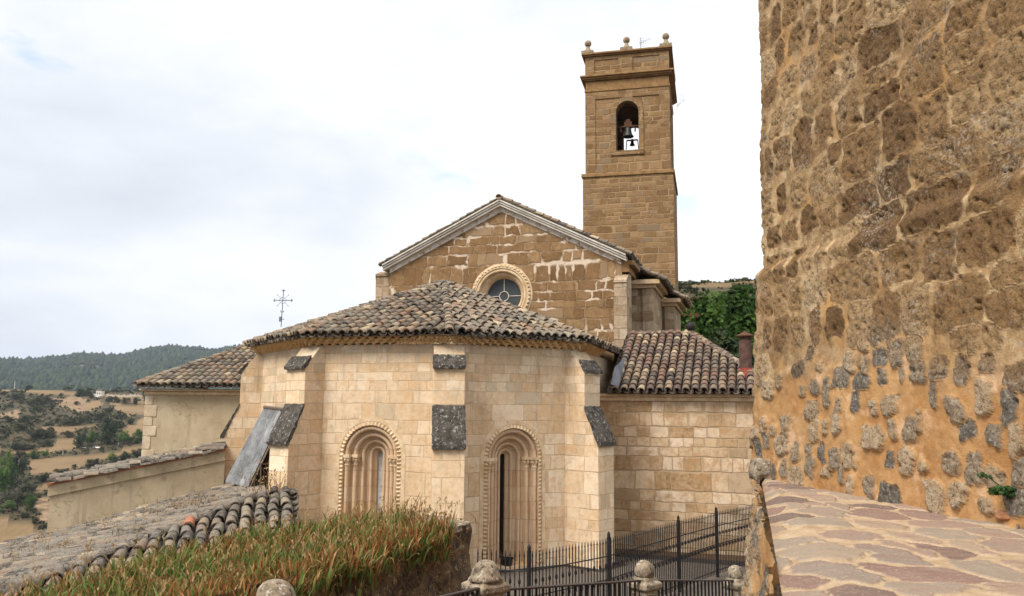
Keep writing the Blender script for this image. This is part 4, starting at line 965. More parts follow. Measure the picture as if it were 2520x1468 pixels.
# weather vane with ball on the chapel ridge
p = N_.p(sR, zri+.12, -4.3); t = thing('weather_vane', 'rusty iron weather vane with a dark ball on the chapel ridge in front of trees', 'weather vane', p)
kx = p.y/F_PX
mb = MB(); mb.lathe(p+Vector((0, 0, 12*kx)), [(.02, -11.5*kx)]+[(11.5*kx*math.cos(a), 11.5*kx*math.sin(a)) for a in np.linspace(-1.3, 1.3, 10)]+[(.02, 11.5*kx)], 18); mb.build('ball', M['iron'], t, smooth=True)
mb = MB(); mb.tube([p+Vector((0, 0, 20*kx)), p+Vector((0, 0, 104*kx))], [.02, .012], 6); mb.build('rod', M['rust'], t)
mb = MB()
for z, w in ((40, 26), (42, 24)):
    mb.tube([p+Vector((-w*kx, 0, z*kx)), p+Vector((w*kx, 0, z*kx))], .012, 5)
mb.tube([p+Vector((-20*kx, 0, 82*kx)), p+Vector((20*kx, 0, 82*kx))], .012, 5)
for sx_ in (-1, 1): mb.tube([p+Vector((sx_*20*kx, 0, 76*kx)), p+Vector((sx_*20*kx, 0, 88*kx))], .01, 5); mb.tube([p+Vector((sx_*3*kx, 0, 70*kx)), p+Vector((sx_*14*kx, 0, 94*kx))], .008, 4)
mb.build('cross_arms', M['rust'], t)
mb = MB(); mb.prism([p+Vector((x*kx, -.006, z*kx)) for x, z in ((8, 36), (20, 35), (20, 46), (8, 44))], Vector((0, .012, 0))); mb.build('vane_plate', M['rust'], t)
# iron cross on the apse roof
p = at(692, 799, 27.0); k = 27.0/F_PX; t = thing('iron_cross', 'slender wrought iron cross with rays standing on the left roof slope', 'cross', p)
mb = MB(); u = lambda x, z: p+Vector((x*k, 0, z*k))
mb.tube([u(0, -6), u(2, 88)], .013, 6); mb.build('mast', M['iron'], t)
mb = MB(); mb.tube([u(-22, 60), u(26, 60)], .012, 5)
for sx_, x0 in ((-1, -20), (1, 24)): mb.tube([u(x0-3*sx_, 56), u(x0, 57), u(x0, 63), u(x0-3*sx_, 64)], .012, 4)
mb.tube([u(-2, 82), u(-1, 85), u(5, 85), u(6, 82)], .012, 4); mb.tube([u(-3, 34), u(-2, 31), u(4, 31), u(5, 34)], .012, 4); mb.build('cross_arms', M['iron'], t)
mb = MB()
for a in (45, 135, 225, 315):
    ca, sa = math.cos(R_(a)), math.sin(R_(a)); mb.tube([u(1.5+3*ca, 60+3*sa), u(1.5+19*ca, 60+19*sa)], .005, 4); mb.lathe(u(1.5+19*ca, 60+19*sa), [(.004, -.015), (.018, 0), (.004, .02)], 5)
mb.tube([u(1.5+8*math.cos(6.2832*j/20), 60+8*math.sin(6.2832*j/20)) for j in range(21)], .006, 4); mb.build('ray_ring', M['iron'], t)
mb = MB(); mb.fbox(Fr(p.x, p.y, 0), -5*k, 0, p.z+7*k, p.z+19*k, -.05, .05); mb.tube([u(0, 13), u(7, 13)], .015, 4); mb.build('junction_box', M['lead'], t)
# ------------------------------------------------------------------ left annex, rendered walls
La = Fr(at(358, 1000, 30).x, 30.0, -4)
sac = thing('rendered_annex', 'ochre rendered annex with stone quoins and tiled hip roof left of the apse', 'building', La.p(0, -2, 0))
zel2 = zat(480, 957, 29.8)
mb = MB(); mb.fbox(La, 0, 5.2, -9, zel2-.02, -6, 0); mb.build('wall', M['plaster'], sac)
mb = MB(); mb.fbox(La, -.07, 5.2, zel2-.24, zel2-.10, -6, .07); mb.fbox(La, -.2, 5.2, zel2-.10, zel2-.015, -6, .2); mb.build('eave_moulding', M['stone'], sac, bevel=.04)
mb = MB(); z = zel2-.25; i = 0; rng = random.Random(3)
while z > -9:
    h = rng.uniform(.32, .5); w = (.42 if i % 2 else .27)+rng.uniform(-.03, .05); mb.fbox(La, -.03-.004*(i % 2), w, z-h+.012, z, -.6, .025, rng.random()); z -= h; i += 1
mb.build('quoins', M['quoin'] if 'quoin' in M else M['stone'], sac, bevel=.02)
tl, un = MB(), MB(); e0, e1, tp = at(337, 950, 29.6), at(700, 961, 29.2), at(650, 842, 34)
e1.z = e0.z
roof_facet(tl, un, [e0, e1, tp], rng=rg); ridge_tiles(tl, e0, tp, rad=.12)
un.poly([e0, tp, e0+Vector((.3, 6, 0))])
rf = tl.build('roof', M['tile'], sac); un.build('roof_bedding', M['under'], rf)
# ------------------------------------------------------------------ low mossy tiled roof below the apse
c1, c2 = Vector((-.958, -.287, 0)), Vector((.287, -.958, 0))
PS = .27
Tp = at(650, 1220, 21.5); FR = None
def s1z(p): return Tp.z-PS*((p-Tp).dot(c1))
def s2z(p): return Tp.z-PS*((p-Tp).dot(c2))
d1 = Vector((c1.x, c1.y, -PS)); d2 = Vector((c2.x, c2.y, -PS))
n1_ = Vector((c1.x*PS, c1.y*PS, 1)).normalized()
def on_s1(X, Y):
    r = ray(X, Y); t = (Tp-EYE).dot(n1_)/r.dot(n1_); return EYE+r*t
FR = on_s1(575, 1190)
hip = Vector((c1.x+c2.x, c1.y+c2.y, -PS))
low = thing('low_tiled_roof', 'large low roof of mossy grey barrel tiles below the garden wall', 'roof', (-9, 19, 0))
tl, un = MB(), MB(); rg = random.Random(22)
A1 = Tp+Vector((.45, .75, .05))
S1 = [Tp+hip*0, Tp+hip*7.2, FR+d1*9.5, FR, ]
roof_facet(tl, un, [Tp, Tp+hip*7.2, FR+d1*9.5, FR], rng=rg, sp=.25, ex=.36, down=d1, jit=3.2)
rf = tl.build('left_slope', M['tile_grey'], low); un.build('roof_bedding', M['under'], rf)
tl, un = MB(), MB()
Tq = Tp+Vector((.75, .35, -.02))
roof_facet(tl, un, [Tp+hip*7.2, Tp+hip*7.2+d2*3.2, Tq+d2*4.5, Tq, Tp], rng=rg, sp=.31, ex=.38, rad=.125, down=d2, jit=2.2)
rf = tl.build('front_slope', M['tile_grey'], low); un.build('roof_bedding', M['under'], rf)
tl = MB(); ridge_tiles(tl, Tp+hip*7.2, Tp, rad=.12, off=.03, rng=rg); ridge_tiles(tl, Tq, Tp, rad=.13, off=.04, rng=rg); tl.build('hip_tiles', M['tile_grey'], low)
mb = MB(); a_, b_ = Tp+hip*7.2, FR+d1*9.5
mb.prism([Vector((q.x, q.y, -3)) for q in (Tp+hip*7.0, FR+d1*9.2, FR, Tp, Tq)], Vector((0, 0, 2.2))); mb.build('wall', M['plaster'], low)
n2_ = Vector((c2.x*PS, c2.y*PS, 1)).normalized(); s2_ = -d2.normalized(); mb = MB()
half_tile(mb, Tp+hip*1.62+d2*.42+n2_*.075, s2_.cross(n2_), s2_, n2_, .42, .125, .11, .05, .03, False, .5, True); t_ = mb.build('terracotta_tile', M['brick'], low); t_['label'] = 'single newer orange terracotta tile'
# dry weeds on it
def weeds(name, label, spots, mat, hmin, hmax, n, seed, heads=.6, kind=None):
    rng = random.Random(seed); mb = MB()
    for p, r in spots:
        for k in range(n):
            q = p+Vector((rng.gauss(0, r), rng.gauss(0, r), 0)); h = rng.uniform(hmin, hmax); ln = Vector((rng.gauss(0, .25)*h, rng.gauss(0, .25)*h, h))
            mb.tube([q, q+ln*.5, q+ln+Vector((rng.gauss(0, .05), 0, -.02))], [.008, .006, .003], 3, rng.random(), cap=False)
            if rng.random() < heads:
                c_ = q+ln
                for j in range(3):
                    d = Vector((rng.gauss(0, .03), rng.gauss(0, .03), rng.gauss(0, .03)-.02*j)); mb.add([c_+d, c_+d+Vector((.018, 0, .02)), c_+d+Vector((0, .01, .04)), c_+d+Vector((-.018, 0, .02))], [(0, 1, 2, 3)], rng.random())
    p = spots[0][0]; return tag(mb.build(name, mat, loc=p), label, 'plant', None, kind)
weeds('roof_weeds', 'rusty dry weeds growing at the foot of the grey corrugated sheet', [(on_s1(640, 1195), .3), (on_s1(670, 1200), .3), (Tp+Vector((.1, .1, 0)), .3)], M['dry'], .15, .7, 45, 3)
weeds('dry_weeds', 'thin dry weeds scattered over the mossy low roof', [(on_s1(x, y), .5) for x, y in ((420, 1265), (300, 1290), (520, 1235), (200, 1350), (90, 1375), (380, 1310), (560, 1240), (150, 1330), (480, 1255))], M['dry'], .05, .22, 60, 4, .6, 'stuff')
# ------------------------------------------------------------------ garden wall with tile coping
gw0 = at(555, 1100, 26.0); gw1 = at(125, 1186, 24.55); gd = gw1-gw0; gdh = Vector((gd.x, gd.y, 0)).normalized(); gn = Vector((-gdh.y, gdh.x, 0))
if gn.y > 0: gn = -gn
gwl = thing('garden_wall', 'ochre rendered sloping garden wall with old tile coping behind the low roof', 'wall', (gw1.x, gw1.y, gw1.z-2))
mb = MB(); mb.prism([gw0-Vector((0, 0, .12)), gw1-Vector((0, 0, .12)), gw1-Vector((0, 0, 4)), gw0-Vector((0, 0, 4))], -gn*.4); mb.build('wall', M['plaster'], gwl)
mb = MB(); a, b = gw0+gn*.06-Vector((0, 0, .12)), gw1+gn*.06-Vector((0, 0, .12))+gdh*.05
mb.prism([a, b, b-Vector((0, 0, .30)), a-Vector((0, 0, .30))], -gn*.52); mb.build('moulding', M['plaster'], gwl)
mb = MB(); a, b = gw0+gn*.10-Vector((0, 0, .06)), gw1+gn*.10-Vector((0, 0, .06))+gdh*.08
mb.prism([a, b, b-Vector((0, 0, .055)), a-Vector((0, 0, .055))], -gn*.6); mb.build('brick_course', M['brick'] if 'brick' in M else M['tile_red'], gwl)
tl = MB(); rg = random.Random(9)
for o, zz in ((.12, -.05), (.0, .03), (-.14, .09), (-.30, .06), (-.44, -.02)): ridge_tiles(tl, gw1+gn*o+Vector((0, 0, zz)), gw0+gn*o+Vector((0, 0, zz)), rad=.10, ex=.30, off=-.01, rng=rg, jit=.055)
tl.build('tile_coping', M['tile_grey'], gwl)
# ------------------------------------------------------------------ corrugated lean-to between two buttresses
TLc, TRc = at(652, 1003, 25.3), at(704, 1009, 23.9); BLc, BRc = on_s1(556, 1186), on_s1(612, 1201)
BLc = at(556, 1186, 24.6); BRc = at(612, 1201, 23.2)
lt = thing('sheet_lean_to', 'steep grey corrugated sheet lean-to between two apse buttresses', 'lean-to', BRc)
mb = MB(); nn = (TRc-TLc).cross(BLc-TLc).normalized(); nn = nn if nn.dot(EYE-TLc) > 0 else -nn
K = 64; top = [TLc.lerp(TRc, i/K)+nn*(.03*math.cos(i/K*6.2832*8)) for i in range(K+1)]; bot = [BLc.lerp(BRc, i/K)+nn*(.03*math.cos(i/K*6.2832*8)) for i in range(K+1)]
for i in range(K): mb.quad(bot[i], bot[i+1], top[i+1], top[i])
for i in range(K): mb.quad(bot[i]-nn*.012, bot[i+1]-nn*.012, top[i+1]-nn*.012, top[i]-nn*.012)
mb.build('corrugated_sheet', M['tin'], lt)
mb = MB(); a, b = TRc-nn*.03, BRc-nn*.03; c_ = Vector((a.x, a.y, b.z-.5)); mb.poly([a, b, b-Vector((0, 0, .5)), c_]); mb.build('side_glazing', M['dark'], lt)
mb = MB()
for f_ in (.3, .62):
    q = b.lerp(a, f_); mb.tube([q+Vector((0, -.02, 0)), Vector((q.x, q.y-.02, b.z-.5))], .02, 4)
q = b.lerp(a, .3); mb.tube([q, Vector((a.x, a.y-.02, q.z))], .018, 4); mb.tube([b, a], .025, 4); mb.build('frame_bars', M['wood'], lt)
mb = MB(); mb.tube([TLc+nn*.02, TRc+nn*.02], .05, 6); mb.build('top_batten', M['wood'], lt)
mb = MB(); a = on_s1(520, 1195)+Vector((0, 0, .08)); b = on_s1(556, 1183)+Vector((0, 0, .25))
for k in range(3): mb.hexa([p+Vector((0, .02*k, .07*k)) for p in (a, b, b+Vector((.02, .12, 0)), a+Vector((.02, .12, 0)), a+Vector((0, 0, .04)), b+Vector((0, 0, .04)), b+Vector((.02, .12, .04)), a+Vector((.02, .12, .04)))])
tag(mb.build('timber_offcuts', M['stone'], loc=a), 'small stack of pale planks leaning by the corrugated sheet', 'planks')
# ------------------------------------------------------------------ court: gravel, drain strips, fences
mb = MB(); mb.poly([Vector(p) for p in ((-5, 12.2, .6), (14, 12.2, .6), (14, 33, .6), (-5, 33, .6))]); kindof(mb.build('gravel_court', M['gravel']), 'structure')
mb = MB(); zz = .606; ft = lambda f, s, d: Vector((*f.p(s, 0, d).xy, zz))
mb.poly([ft(fB, .5, 0), ft(fB, lB-.4, 0), ft(fB, lB-.4, .28), ft(fB, .5, .28)])
fb = Fr(VR.x, VR.y, 51.5)
mb.poly([ft(fb, -.42, 0), ft(fb, -.42, PL), ft(fb, -.7, PL+.28), ft(fb, -.7, .1)]); mb.poly([ft(fb, -.42, PL), ft(fb, .42, PL), ft(fb, .7, PL+.28), ft(fb, -.7, PL+.28)])
mb.poly([ft(fb, .42, PL), ft(fb, .42, 0), ft(fb, .7, 0), ft(fb, .7, PL+.28)])
mb.poly([Vector((*at(X_, Y_, 20).xy, zz))*1 if False else (lambda r: EYE+r*((zz-5)/r.z))(ray(X_, Y_)) for X_, Y_ in ((1490, 1358), (1850, 1384), (1850, 1396), (1490, 1368))])
kindof(mb.build('drain_strip', M['asphalt']), 'structure')
mb = MB(); gr = lambda X_, Y_: (lambda r: EYE+r*((.604-5)/r.z))(ray(X_, Y_))
mb.poly([gr(1496, 1335), gr(1850, 1352), gr(1850, 1384), gr(1490, 1358)]); kindof(mb.build('dark_ground_patch', M['soil']), 'structure')  # dark ground sheet between the strip and the chapel wall
def shrub(p, r, h, n, lab, seed, mat='leafdk', size=.09):
    rng = random.Random(seed); mb = MB(); leaf_cloud(mb, Vector(p)+Vector((0, 0, h*.5)), (r, r, h*.55), n, size, rng, 8); tag(mb.build('low_shrub', M[mat], loc=p), lab, 'shrub')
shrub(gr(1510, 1338), .3, .5, 700, 'dark low shrub in the corner between apse and chapel wall', 3); shrub(gr(1580, 1340), .75, .55, 1600, 'wide dark low shrub along the foot of the chapel wall', 4); shrub(gr(1640, 1345), .5, .45, 900, 'small dark shrub at the right end of the row along the chapel wall', 5); shrub(gr(1762, 1352), .8, .4, 1200, 'dark shrub at the chapel wall behind the tallest fence post', 9)
# tall spiked fence
za_ = zat(1302, 1352, 16.0)
fps = [(at(1165, 1345, 16.3)), at(1302, 1350, 16.0), at(1498, 1315, 17.7), at(1669, 1270, 20.4), at(1762, 1250, 22.2), at(1900, 1218, 25.0)]
fps = [Vector((p.x, p.y, .6)) for p in fps]
fence = thing('spiked_fence', 'tall black iron fence with pointed bars in front of the apse and chapel', 'fence', fps[1])
ztop = za_-.06
for i, p in enumerate(fps):
    if i == 0: continue
    f = Fr(p.x, p.y, 30); mb = MB(); mb.fbox(f, -.03, .03, .58, ztop+.04, -.03, .03); mb.lathe((p.x, p.y, ztop+.09), [(.018, -.06), (.03, -.04), (.038, 0), (.022, .035), (.008, .06)], 8); mb.build('post', M['iron'], fence)
for i in range(5):
    a, b = fps[i], fps[i+1]; L = (b-a).length; n = max(3, int(round(L/.095))); mb = MB()
    for k in range(1, n):
        p = a.lerp(b, k/n); mb.tube([p+Vector((0, 0, .08)), (p.x, p.y, ztop-.05), (p.x, p.y, ztop+.02)], [.012, .012, .004], 5)
        mb.lathe((p.x, p.y, ztop-.07), [(.008, -.02), (.02, 0), (.008, .02)], 6)
        if k % 2 == 0:
            for z in (.95, 1.35): mb.lathe((p.x, p.y, .6+z*.82), [(.01, -.06), (.027, -.02), (.027, .02), (.01, .06)], 6)
    mb.build('bars', M['iron'], fence)
    mb = MB()
    for z in (.16, .78, 1.22):
        zz = .6+z*(ztop-.6)/1.55; mb.tube([a+Vector((0, 0, zz-.6)), b+Vector((0, 0, zz-.6))], .013, 5)
    mb.build('rails', M['iron'], fence)
p = gr(1247, 1400); p.z = .6; t = thing('black_bucket', 'black plastic bucket standing at the foot of the tall slit window', 'bucket', p)
mb = MB(); mb.lathe(p, [(.13, 0), (.17, .26), (.19, .27), (.19, .29), (.16, .28), (.12, .03)], 16); mb.build('bucket_body', M['iron'], t)
mb = MB(); mb.tube([p+Vector((.18*math.cos(a), .05, .28+.1*math.sin(a))) for a in np.linspace(0, math.pi, 9)], .006, 4); mb.build('handle', M['lead'], t)
# low railing with stone posts
P1, P2, P3 = Vector((-.25, 8.8, 0)), Vector((1.78, 11.2, 0)), Vector((3.56, 13.4, 0))
def stone_post(p, zcap, cw, kind, lab, rot):
    f = Fr(p.x, p.y, rot); t = thing('stone_post', lab, 'post', (p.x, p.y, zcap-1.3), 'stone posts of the low railing')
    mb = MB(); h = cw*.38; mb.fbox(f, -h, h, zcap-1.4, zcap-.07, -h, h); mb.build('shaft', M['post'], t, bevel=.02)
    h = cw/2; ht = cw*.36; mb = MB()
    lv = [(h*.8, -.09), (h, -.06), (h, .005), (h*.72, .035), (cw*.36, .06), (cw*.3, .08)]
    vs = [f.p(a*r, zcap+z, b*r) for r, z in lv for a, b in ((-1, 1), (1, 1), (1, -1), (-1, -1))]
    k = len(lv); mb.add(vs, [(i*4+j, i*4+(j+1) % 4, (i+1)*4+(j+1) % 4, (i+1)*4+j) for i in range(k-1) for j in range(4)]+[(3, 2, 1, 0), tuple(range(k*4-4, k*4))]); cp = mb.build('cap', M['post'], t, bevel=.012)
    mb = MB(); R = cw*(.37 if kind == 'bell' else .44); hk = cw/.62
    if kind == 'bell': pr = [(a, b*hk) for a, b in [(R*1.3, .08), (R*1.1, .14), (R*1.0, .20), (R*.97, .25), (R*.85, .32), (R*.6, .375), (R*.3, .40), (.01, .405)]]
    else: pr = [(R*.7, .03), (R*.62, .07)]+[(R*.88*math.cos(a), .05+R*.75+R*.88*math.sin(a)) for a in np.linspace(-.8, 1.45, 9)]+[(.01, .05+R*1.63)]
    mb.lathe((p.x, p.y, zcap), pr, 20); d = mb.build('finial', M['post'], t, smooth=True)
    for v in d.data.vertices:
        q = v.co; nz = mnoise.noise(Vector((q.x*9, q.y*9, q.z*9+p.x))); v.co = q+Vector((q.x, q.y, 0)).normalized()*nz*.018 if Vector((q.x, q.y, 0)).length > .02 else q
    return t
zc1, zc2, zc3 = zat(1203, 1383, 8.7)-.405*.37/.62, zat(1577, 1382, 11.1)-.05-.44*.335*1.63, zat(1788, 1394, 13.3)-.05-.44*.31*1.63
stone_post(P1, zc1, .37, 'bell', 'lichen stained stone post with bell shaped top at the end of the soil wall', 40)
stone_post(P2, zc2, .335, 'ball', 'stone post with ball top in the middle of the low railing', 40)
stone_post(P3, zc3, .31, 'ball', 'stone post with ball top half hidden by the rubble wall', 40)
P0 = Vector((-1.93, 7.0, 0)); z0c = zat(700, 1428, 7.0)-.405*.44/.62
stone_post(P0, z0c, .44, 'bell', 'white lichened rounded post top in front of the iris bed', 30)
def railing(a, za, b, zb_, lab, n):
    t = thing('low_railing', lab, 'railing', (a.x, a.y, za-1.2), 'low railings between stone posts')
    A_, B_ = Vector((a.x, a.y, za)), Vector((b.x, b.y, zb_)); d = (B_-A_).normalized(); sd_ = Vector((-d.y, d.x, 0)).normalized()
    mb = MB(); mb.hexa([A_-sd_*.03, B_-sd_*.03, B_+sd_*.03, A_+sd_*.03]+[p+Vector((0, 0, .022)) for p in (A_-sd_*.03, B_-sd_*.03, B_+sd_*.03, A_+sd_*.03)]); mb.build('handrail', M['rail'], t, bevel=.005)
    mb = MB()
    for k in range(1, n): p = A_.lerp(B_, k/n); mb.tube([p, p-Vector((0, 0, 1.0))], .014, 6)
    mb.build('bars', M['iron'], t)
    mb = MB(); mb.tube([A_-Vector((0, 0, .95)), B_-Vector((0, 0, .95))], .016, 5); mb.build('bottom_rail', M['iron'], t)
zr1, zr2, zr3 = zat(1262, 1451, 9.0), zat(1545, 1433, 11.0), zat(1760, 1430, 13.2)
zr1 = zc1-.13; 
railing(P1, zat(1203, 1457, 8.8), P2, zat(1582, 1431, 11.2), 'low brown iron railing between the bell topped and the ball topped stone posts', 26)
railing(P2, zat(1582, 1431, 11.2), P3, zat(1795, 1431, 13.4), 'low iron railing between the two ball topped stone posts', 24)
P9 = Vector((-1.05, 6.6, 0)); railing(P9, zat(1203, 1457, 8.8)+.30, P1, zat(1203, 1447, 8.8), 'short stretch of brown handrail running left from the bell topped post', 20)
mb = MB(); mb.prism([Vector(p) for p in ((-2.3, 4.5, .5), (-2.3, 7.4, .5), (-.25, 9.0, .5), (1.78, 11.4, .5), (3.56, 13.6, .5), (5, 15, .5), (5, 9, .5), (1, 2, .5))], Vector((0, 0, 1.05))); kindof(mb.build('street', M['gravel']), 'structure')
# ------------------------------------------------------------------ soil wall and iris bed
E1, E2, E3 = Vector((-.52, 11.0, 0)), Vector((-2.15, 7.35, 0)), Vector((-3.0, 5.4, 0)); EB = Vector((-1.08, 11.75, 0))
ztw = zat(1165, 1291, 11.0)
def wall_strip(path, z0, z1, name, mat, amp, lab, cat, res=.05, thick=.0, top=None):
    pts = []; acc = 0
    for a, b in zip(path, path[1:]):
        n = max(2, int((b-a).length/res))
        for k in range(n): pts.append((a.lerp(b, k/n)))
    pts.append(path[-1]); nz = int((z1-z0)/res)+1; vs = []
    P = np.array(pts)
    T_ = np.gradient(P[:, :2], axis=0); k = 5
    T_ = np.stack([np.convolve(np.pad(T_[:, i], k, mode='edge'), np.ones(2*k+1)/(2*k+1), 'valid') for i in (0, 1)], 1); T_ /= np.linalg.norm(T_, axis=1)[:, None]
    Nn = np.stack([T_[:, 1], -T_[:, 0]], 1)
    for i, p in enumerate(pts):
        for j in range(nz):
            z = z0+(z1-z0)*j/(nz-1)
            f = (mnoise.fractal(Vector((p.x*2.2, p.y*2.2, z*2.2)), 1.0, 2.0, 5)*amp + (z1-z)*.07)*(1 if j < nz-1 else .4)
            vs.append((p.x+Nn[i][0]*f, p.y+Nn[i][1]*f, z+(mnoise.noise(Vector((p.x*3, p.y*3, 0)))*.03 if j == nz-1 else 0)))
    return vs, nz, len(pts)
path = [E3, E2, E1, EB]
vs, nz, npp = wall_strip(path, 1.3, ztw, 'x', None, .07, '', '')
# facing: outward is to the right of the walking direction E3->E1
fs = [(i*nz+j, (i+1)*nz+j, (i+1)*nz+j+1, i*nz+j+1) for i in range(npp-1) for j in range(nz-1)]
swall = thing('soil_wall', 'dark mossy retaining wall holding the iris bed behind the railing', 'wall', (-1.3, 9, 1.3))
mk('wall_face', np.array(vs), fs, M['darkwall'], swall, smooth=True)
B0, B1, B2, B3 = Vector((-1.55, 12.3, 0)), Vector((-3.1, 10.8, 0)), Vector((-4.3, 8.2, 0)), Vector((-4.9, 5.4, 0))
def bedz(x, y):
    t = min(1, max(0, (ztw and ((Vector((x, y, 0))-E1).dot((E2-E1).normalized()))/6)))
    dfr = -((Vector((x, y, 0))-E1).dot(Vector((E2.y-E1.y, -(E2.x-E1.x), 0)).normalized()))
    return ztw-.06-max(0, abs(dfr)-.4)*.05-t*.20+mnoise.noise(Vector((x*2, y*2, 0)))*.05
rows = [(EB, E1)]; G1 = []
tv, tf = [], []
fa_, ba_ = [E1, E2, E3], [B0, B2, B3]
NU, NV = 60, 26
def lerp_path(ps, t):
    Ls = [(b-a).length for a, b in zip(ps, ps[1:])]; s = t*sum(Ls)
    for a, b, L in zip(ps, ps[1:], Ls):
        if s <= L: return a.lerp(b, s/L)
        s -= L
    return ps[-1]
for i in range(NU+1):
    a, b = lerp_path([E1, E2, E3], i/NU), lerp_path([EB, B1, B2, B3], i/NU)
    for j in range(NV+1): p = a.lerp(b, j/NV); tv.append((p.x, p.y, bedz(p.x, p.y)+(.05 if j == 0 else 0)))
tf = [(i*(NV+1)+j, (i+1)*(NV+1)+j, (i+1)*(NV+1)+j+1, i*(NV+1)+j+1) for i in range(NU) for j in range(NV)]
kindof(mk('planting_bed', np.array(tv), tf, M['soil'], smooth=True), 'structure')
mb = MB(); cap_ = [E1+Vector((.03, -.03, 0)), EB+Vector((.02, .05, 0)), EB.lerp(B0, .25)+Vector((-.1, -.5, 0)), E1.lerp(E2, .30)+Vector((-.05, .02, 0))]
cap_ = [E1+(E2-E1)*.0, EB, EB+(E2-E1)*.16, E1+(E2-E1)*.19]
mb.prism([Vector((p.x, p.y, ztw-.05)) for p in cap_], Vector((0, 0, .075))); o_ = roughen(mb.build('wall_coping', M['post'], swall), 5, .07, .2)
# iris leaves
def iris_plant(VV, FF, AL, DRY, RN, base, rng, scale=1.0, dryness=.35):
    n = rng.randint(5, 10); az0 = rng.uniform(0, 6.28); sz = rng.uniform(.7, 1.2)
    for k in range(n):
        a = az0+(k % 2)*math.pi+rng.gauss(0, .45); out = Vector((math.cos(a), math.sin(a), 0)); sd_ = Vector((-out.y, out.x, 0))
        dead = rng.random() < dryness*.9
        L = rng.uniform(.20, .42)*scale*sz*(.85 if dead else 1); w = rng.uniform(.007, .017)*scale*(.8 if dead else 1); lean = rng.uniform(.05, .6)*(k/n+.3)
        curl = rng.uniform(1.2, 3.6) if dead else rng.uniform(.1, 1.1)*(2.4 if rng.random() < .18 else 1)
        wd = (sd_*math.cos(.6)+out*math.sin(.6)*rng.choice((-1, 1))).normalized()
        p = Vector(base)+out*rng.uniform(0, .05); th = lean; b0 = len(VV); seg = 6; tw = rng.gauss(0, .9 if dead else .3)
        dr = 1.0 if dead else min(.95, max(0, rng.gauss(dryness*1.1, .2))); rn = rng.random()
        for s in range(seg+1):
            t = s/seg; ww = w*(1.0 if t < .5 else max(.05, 1-((t-.5)/.5)**1.5))*(.6+.4*min(1, t*3))
            d = (wd*math.cos(tw*t)+out*math.sin(tw*t)).normalized()
            VV.append(p-d*ww); VV.append(p+d*ww); AL += [t, t]; DRY += [dr, dr]
            th += curl*(t**1.6)*.55; p = p+(out*math.sin(th)+Vector((0, 0, 1))*math.cos(th))*(L/seg)+sd_*rng.gauss(0, .004)
        for s in range(seg): FF.append((b0+2*s, b0+2*s+1, b0+2*s+3, b0+2*s+2)); RN.append(rn)
rng = random.Random(17)
def mkiris(name, D_): return mk(name, np.array([tuple(v) for v in D_[0]]), D_[1], M['iris'], rnd=np.array(D_[4], np.float32), vattr={'along': np.array(D_[2]), 'dry': np.array(D_[3])})
D_ = ([], [], [], [], [])
for i in range(2300):
    t = rng.random()**.8; j = rng.random()
    if t < .12 and (j < .7 or t < .04): continue
    a, b = lerp_path([E1, E2, E3], t), lerp_path([EB, B1, B2, B3], t); p = a.lerp(b, j)
    cl = mnoise.noise(Vector((p.x*1.5, p.y*1.5, 3)))*.5+.5; dn = mnoise.noise(Vector((p.x*2.3, p.y*2.3, 9)))*.5+.5
    if dn < .36 and rng.random() < .75: continue
    iris_plant(*D_, (p.x, p.y, bedz(p.x, p.y)), rng, .70+.22*cl, .10+.36*(1-cl)+(.15 if j < .15 else 0))
for i in range(620):                       # hanging over the front edge
    t = rng.uniform(.10, 1); a, b = lerp_path([E1, E2, E3], t), lerp_path([EB, B1, B2, B3], t); p = a.lerp(b, rng.uniform(-.09, .10))
    iris_plant(*D_, (p.x, p.y, bedz(p.x, p.y)-rng.uniform(-.02, .30)*max(0, -1+2*rng.random())), rng, .8, .42)
tag(mkiris('iris_leaves', D_), 'dense bed of green iris leaves with rust brown dried tips on top of the soil wall', 'irises', None, 'stuff')
weeds('dry_grass_tuft', 'tall pale dry grass tuft rising from the irises in front of the left arched window', [(Vector((-1.36, 11.1, ztw-.05)), .10)], M['dry'], .2, .5, 32, 5, .1)
weeds('grass_tuft', 'thin pale grass at the bare end of the soil wall top', [(Vector((-.95, 11.0, ztw-.02)), .18)], M['dry'], .06, .18, 60, 6, .1, 'stuff')
rng = random.Random(29); mb = MB()
for i in range(280):
    t = rng.uniform(.04, 1); p = lerp_path([E1, E2, E3], t).lerp(lerp_path([EB, B1, B2, B3], t), rng.random()); q = Vector((p.x, p.y, bedz(p.x, p.y))); h = rng.uniform(.18, .42)
    l_ = Vector((rng.gauss(0, .22)*h, rng.gauss(0, .22)*h, h)); mb.tube([q, q+l_*.55, q+l_+Vector((rng.gauss(0, .04), 0, -.02))], [.004, .003, .0015], 3, rng.uniform(.4, 1), cap=False)
    for j in range(4): c_ = q+l_*(1-.05*j)+Vector((rng.gauss(0, .012), rng.gauss(0, .012), 0)); mb.add([c_, c_+Vector((.010, 0, .018)), c_+Vector((0, .006, .035)), c_+Vector((-.010, 0, .018))], [(0, 1, 2, 3)], rng.uniform(.3, 1))
tag(mb.build('dry_stems', M['dry']), 'thin pale dry grass stems standing among the iris leaves', 'dry grass', None, 'stuff')
rng = random.Random(23); mb = MB()
for i in range(420):
    t = rng.uniform(.05, 1); a = lerp_path([E1, E2, E3], t); dn = rng.random()**1.7*.9; q = Vector((a.x, a.y, ztw-.05-t*.1-dn)); o = Vector((E1.y-E2.y, -(E1.x-E2.x), 0)).normalized()
    q = q+o*(.06+.07*dn); L = rng.uniform(.08, .25); d = Vector((rng.gauss(0, .6), rng.gauss(0, .6), -1)).normalized()*L+o*rng.uniform(0, .1)
    mb.tube([q, q+d*.5+o*.03, q+d], [.006, .004, .002], 3, rng.random()*.7, cap=False)
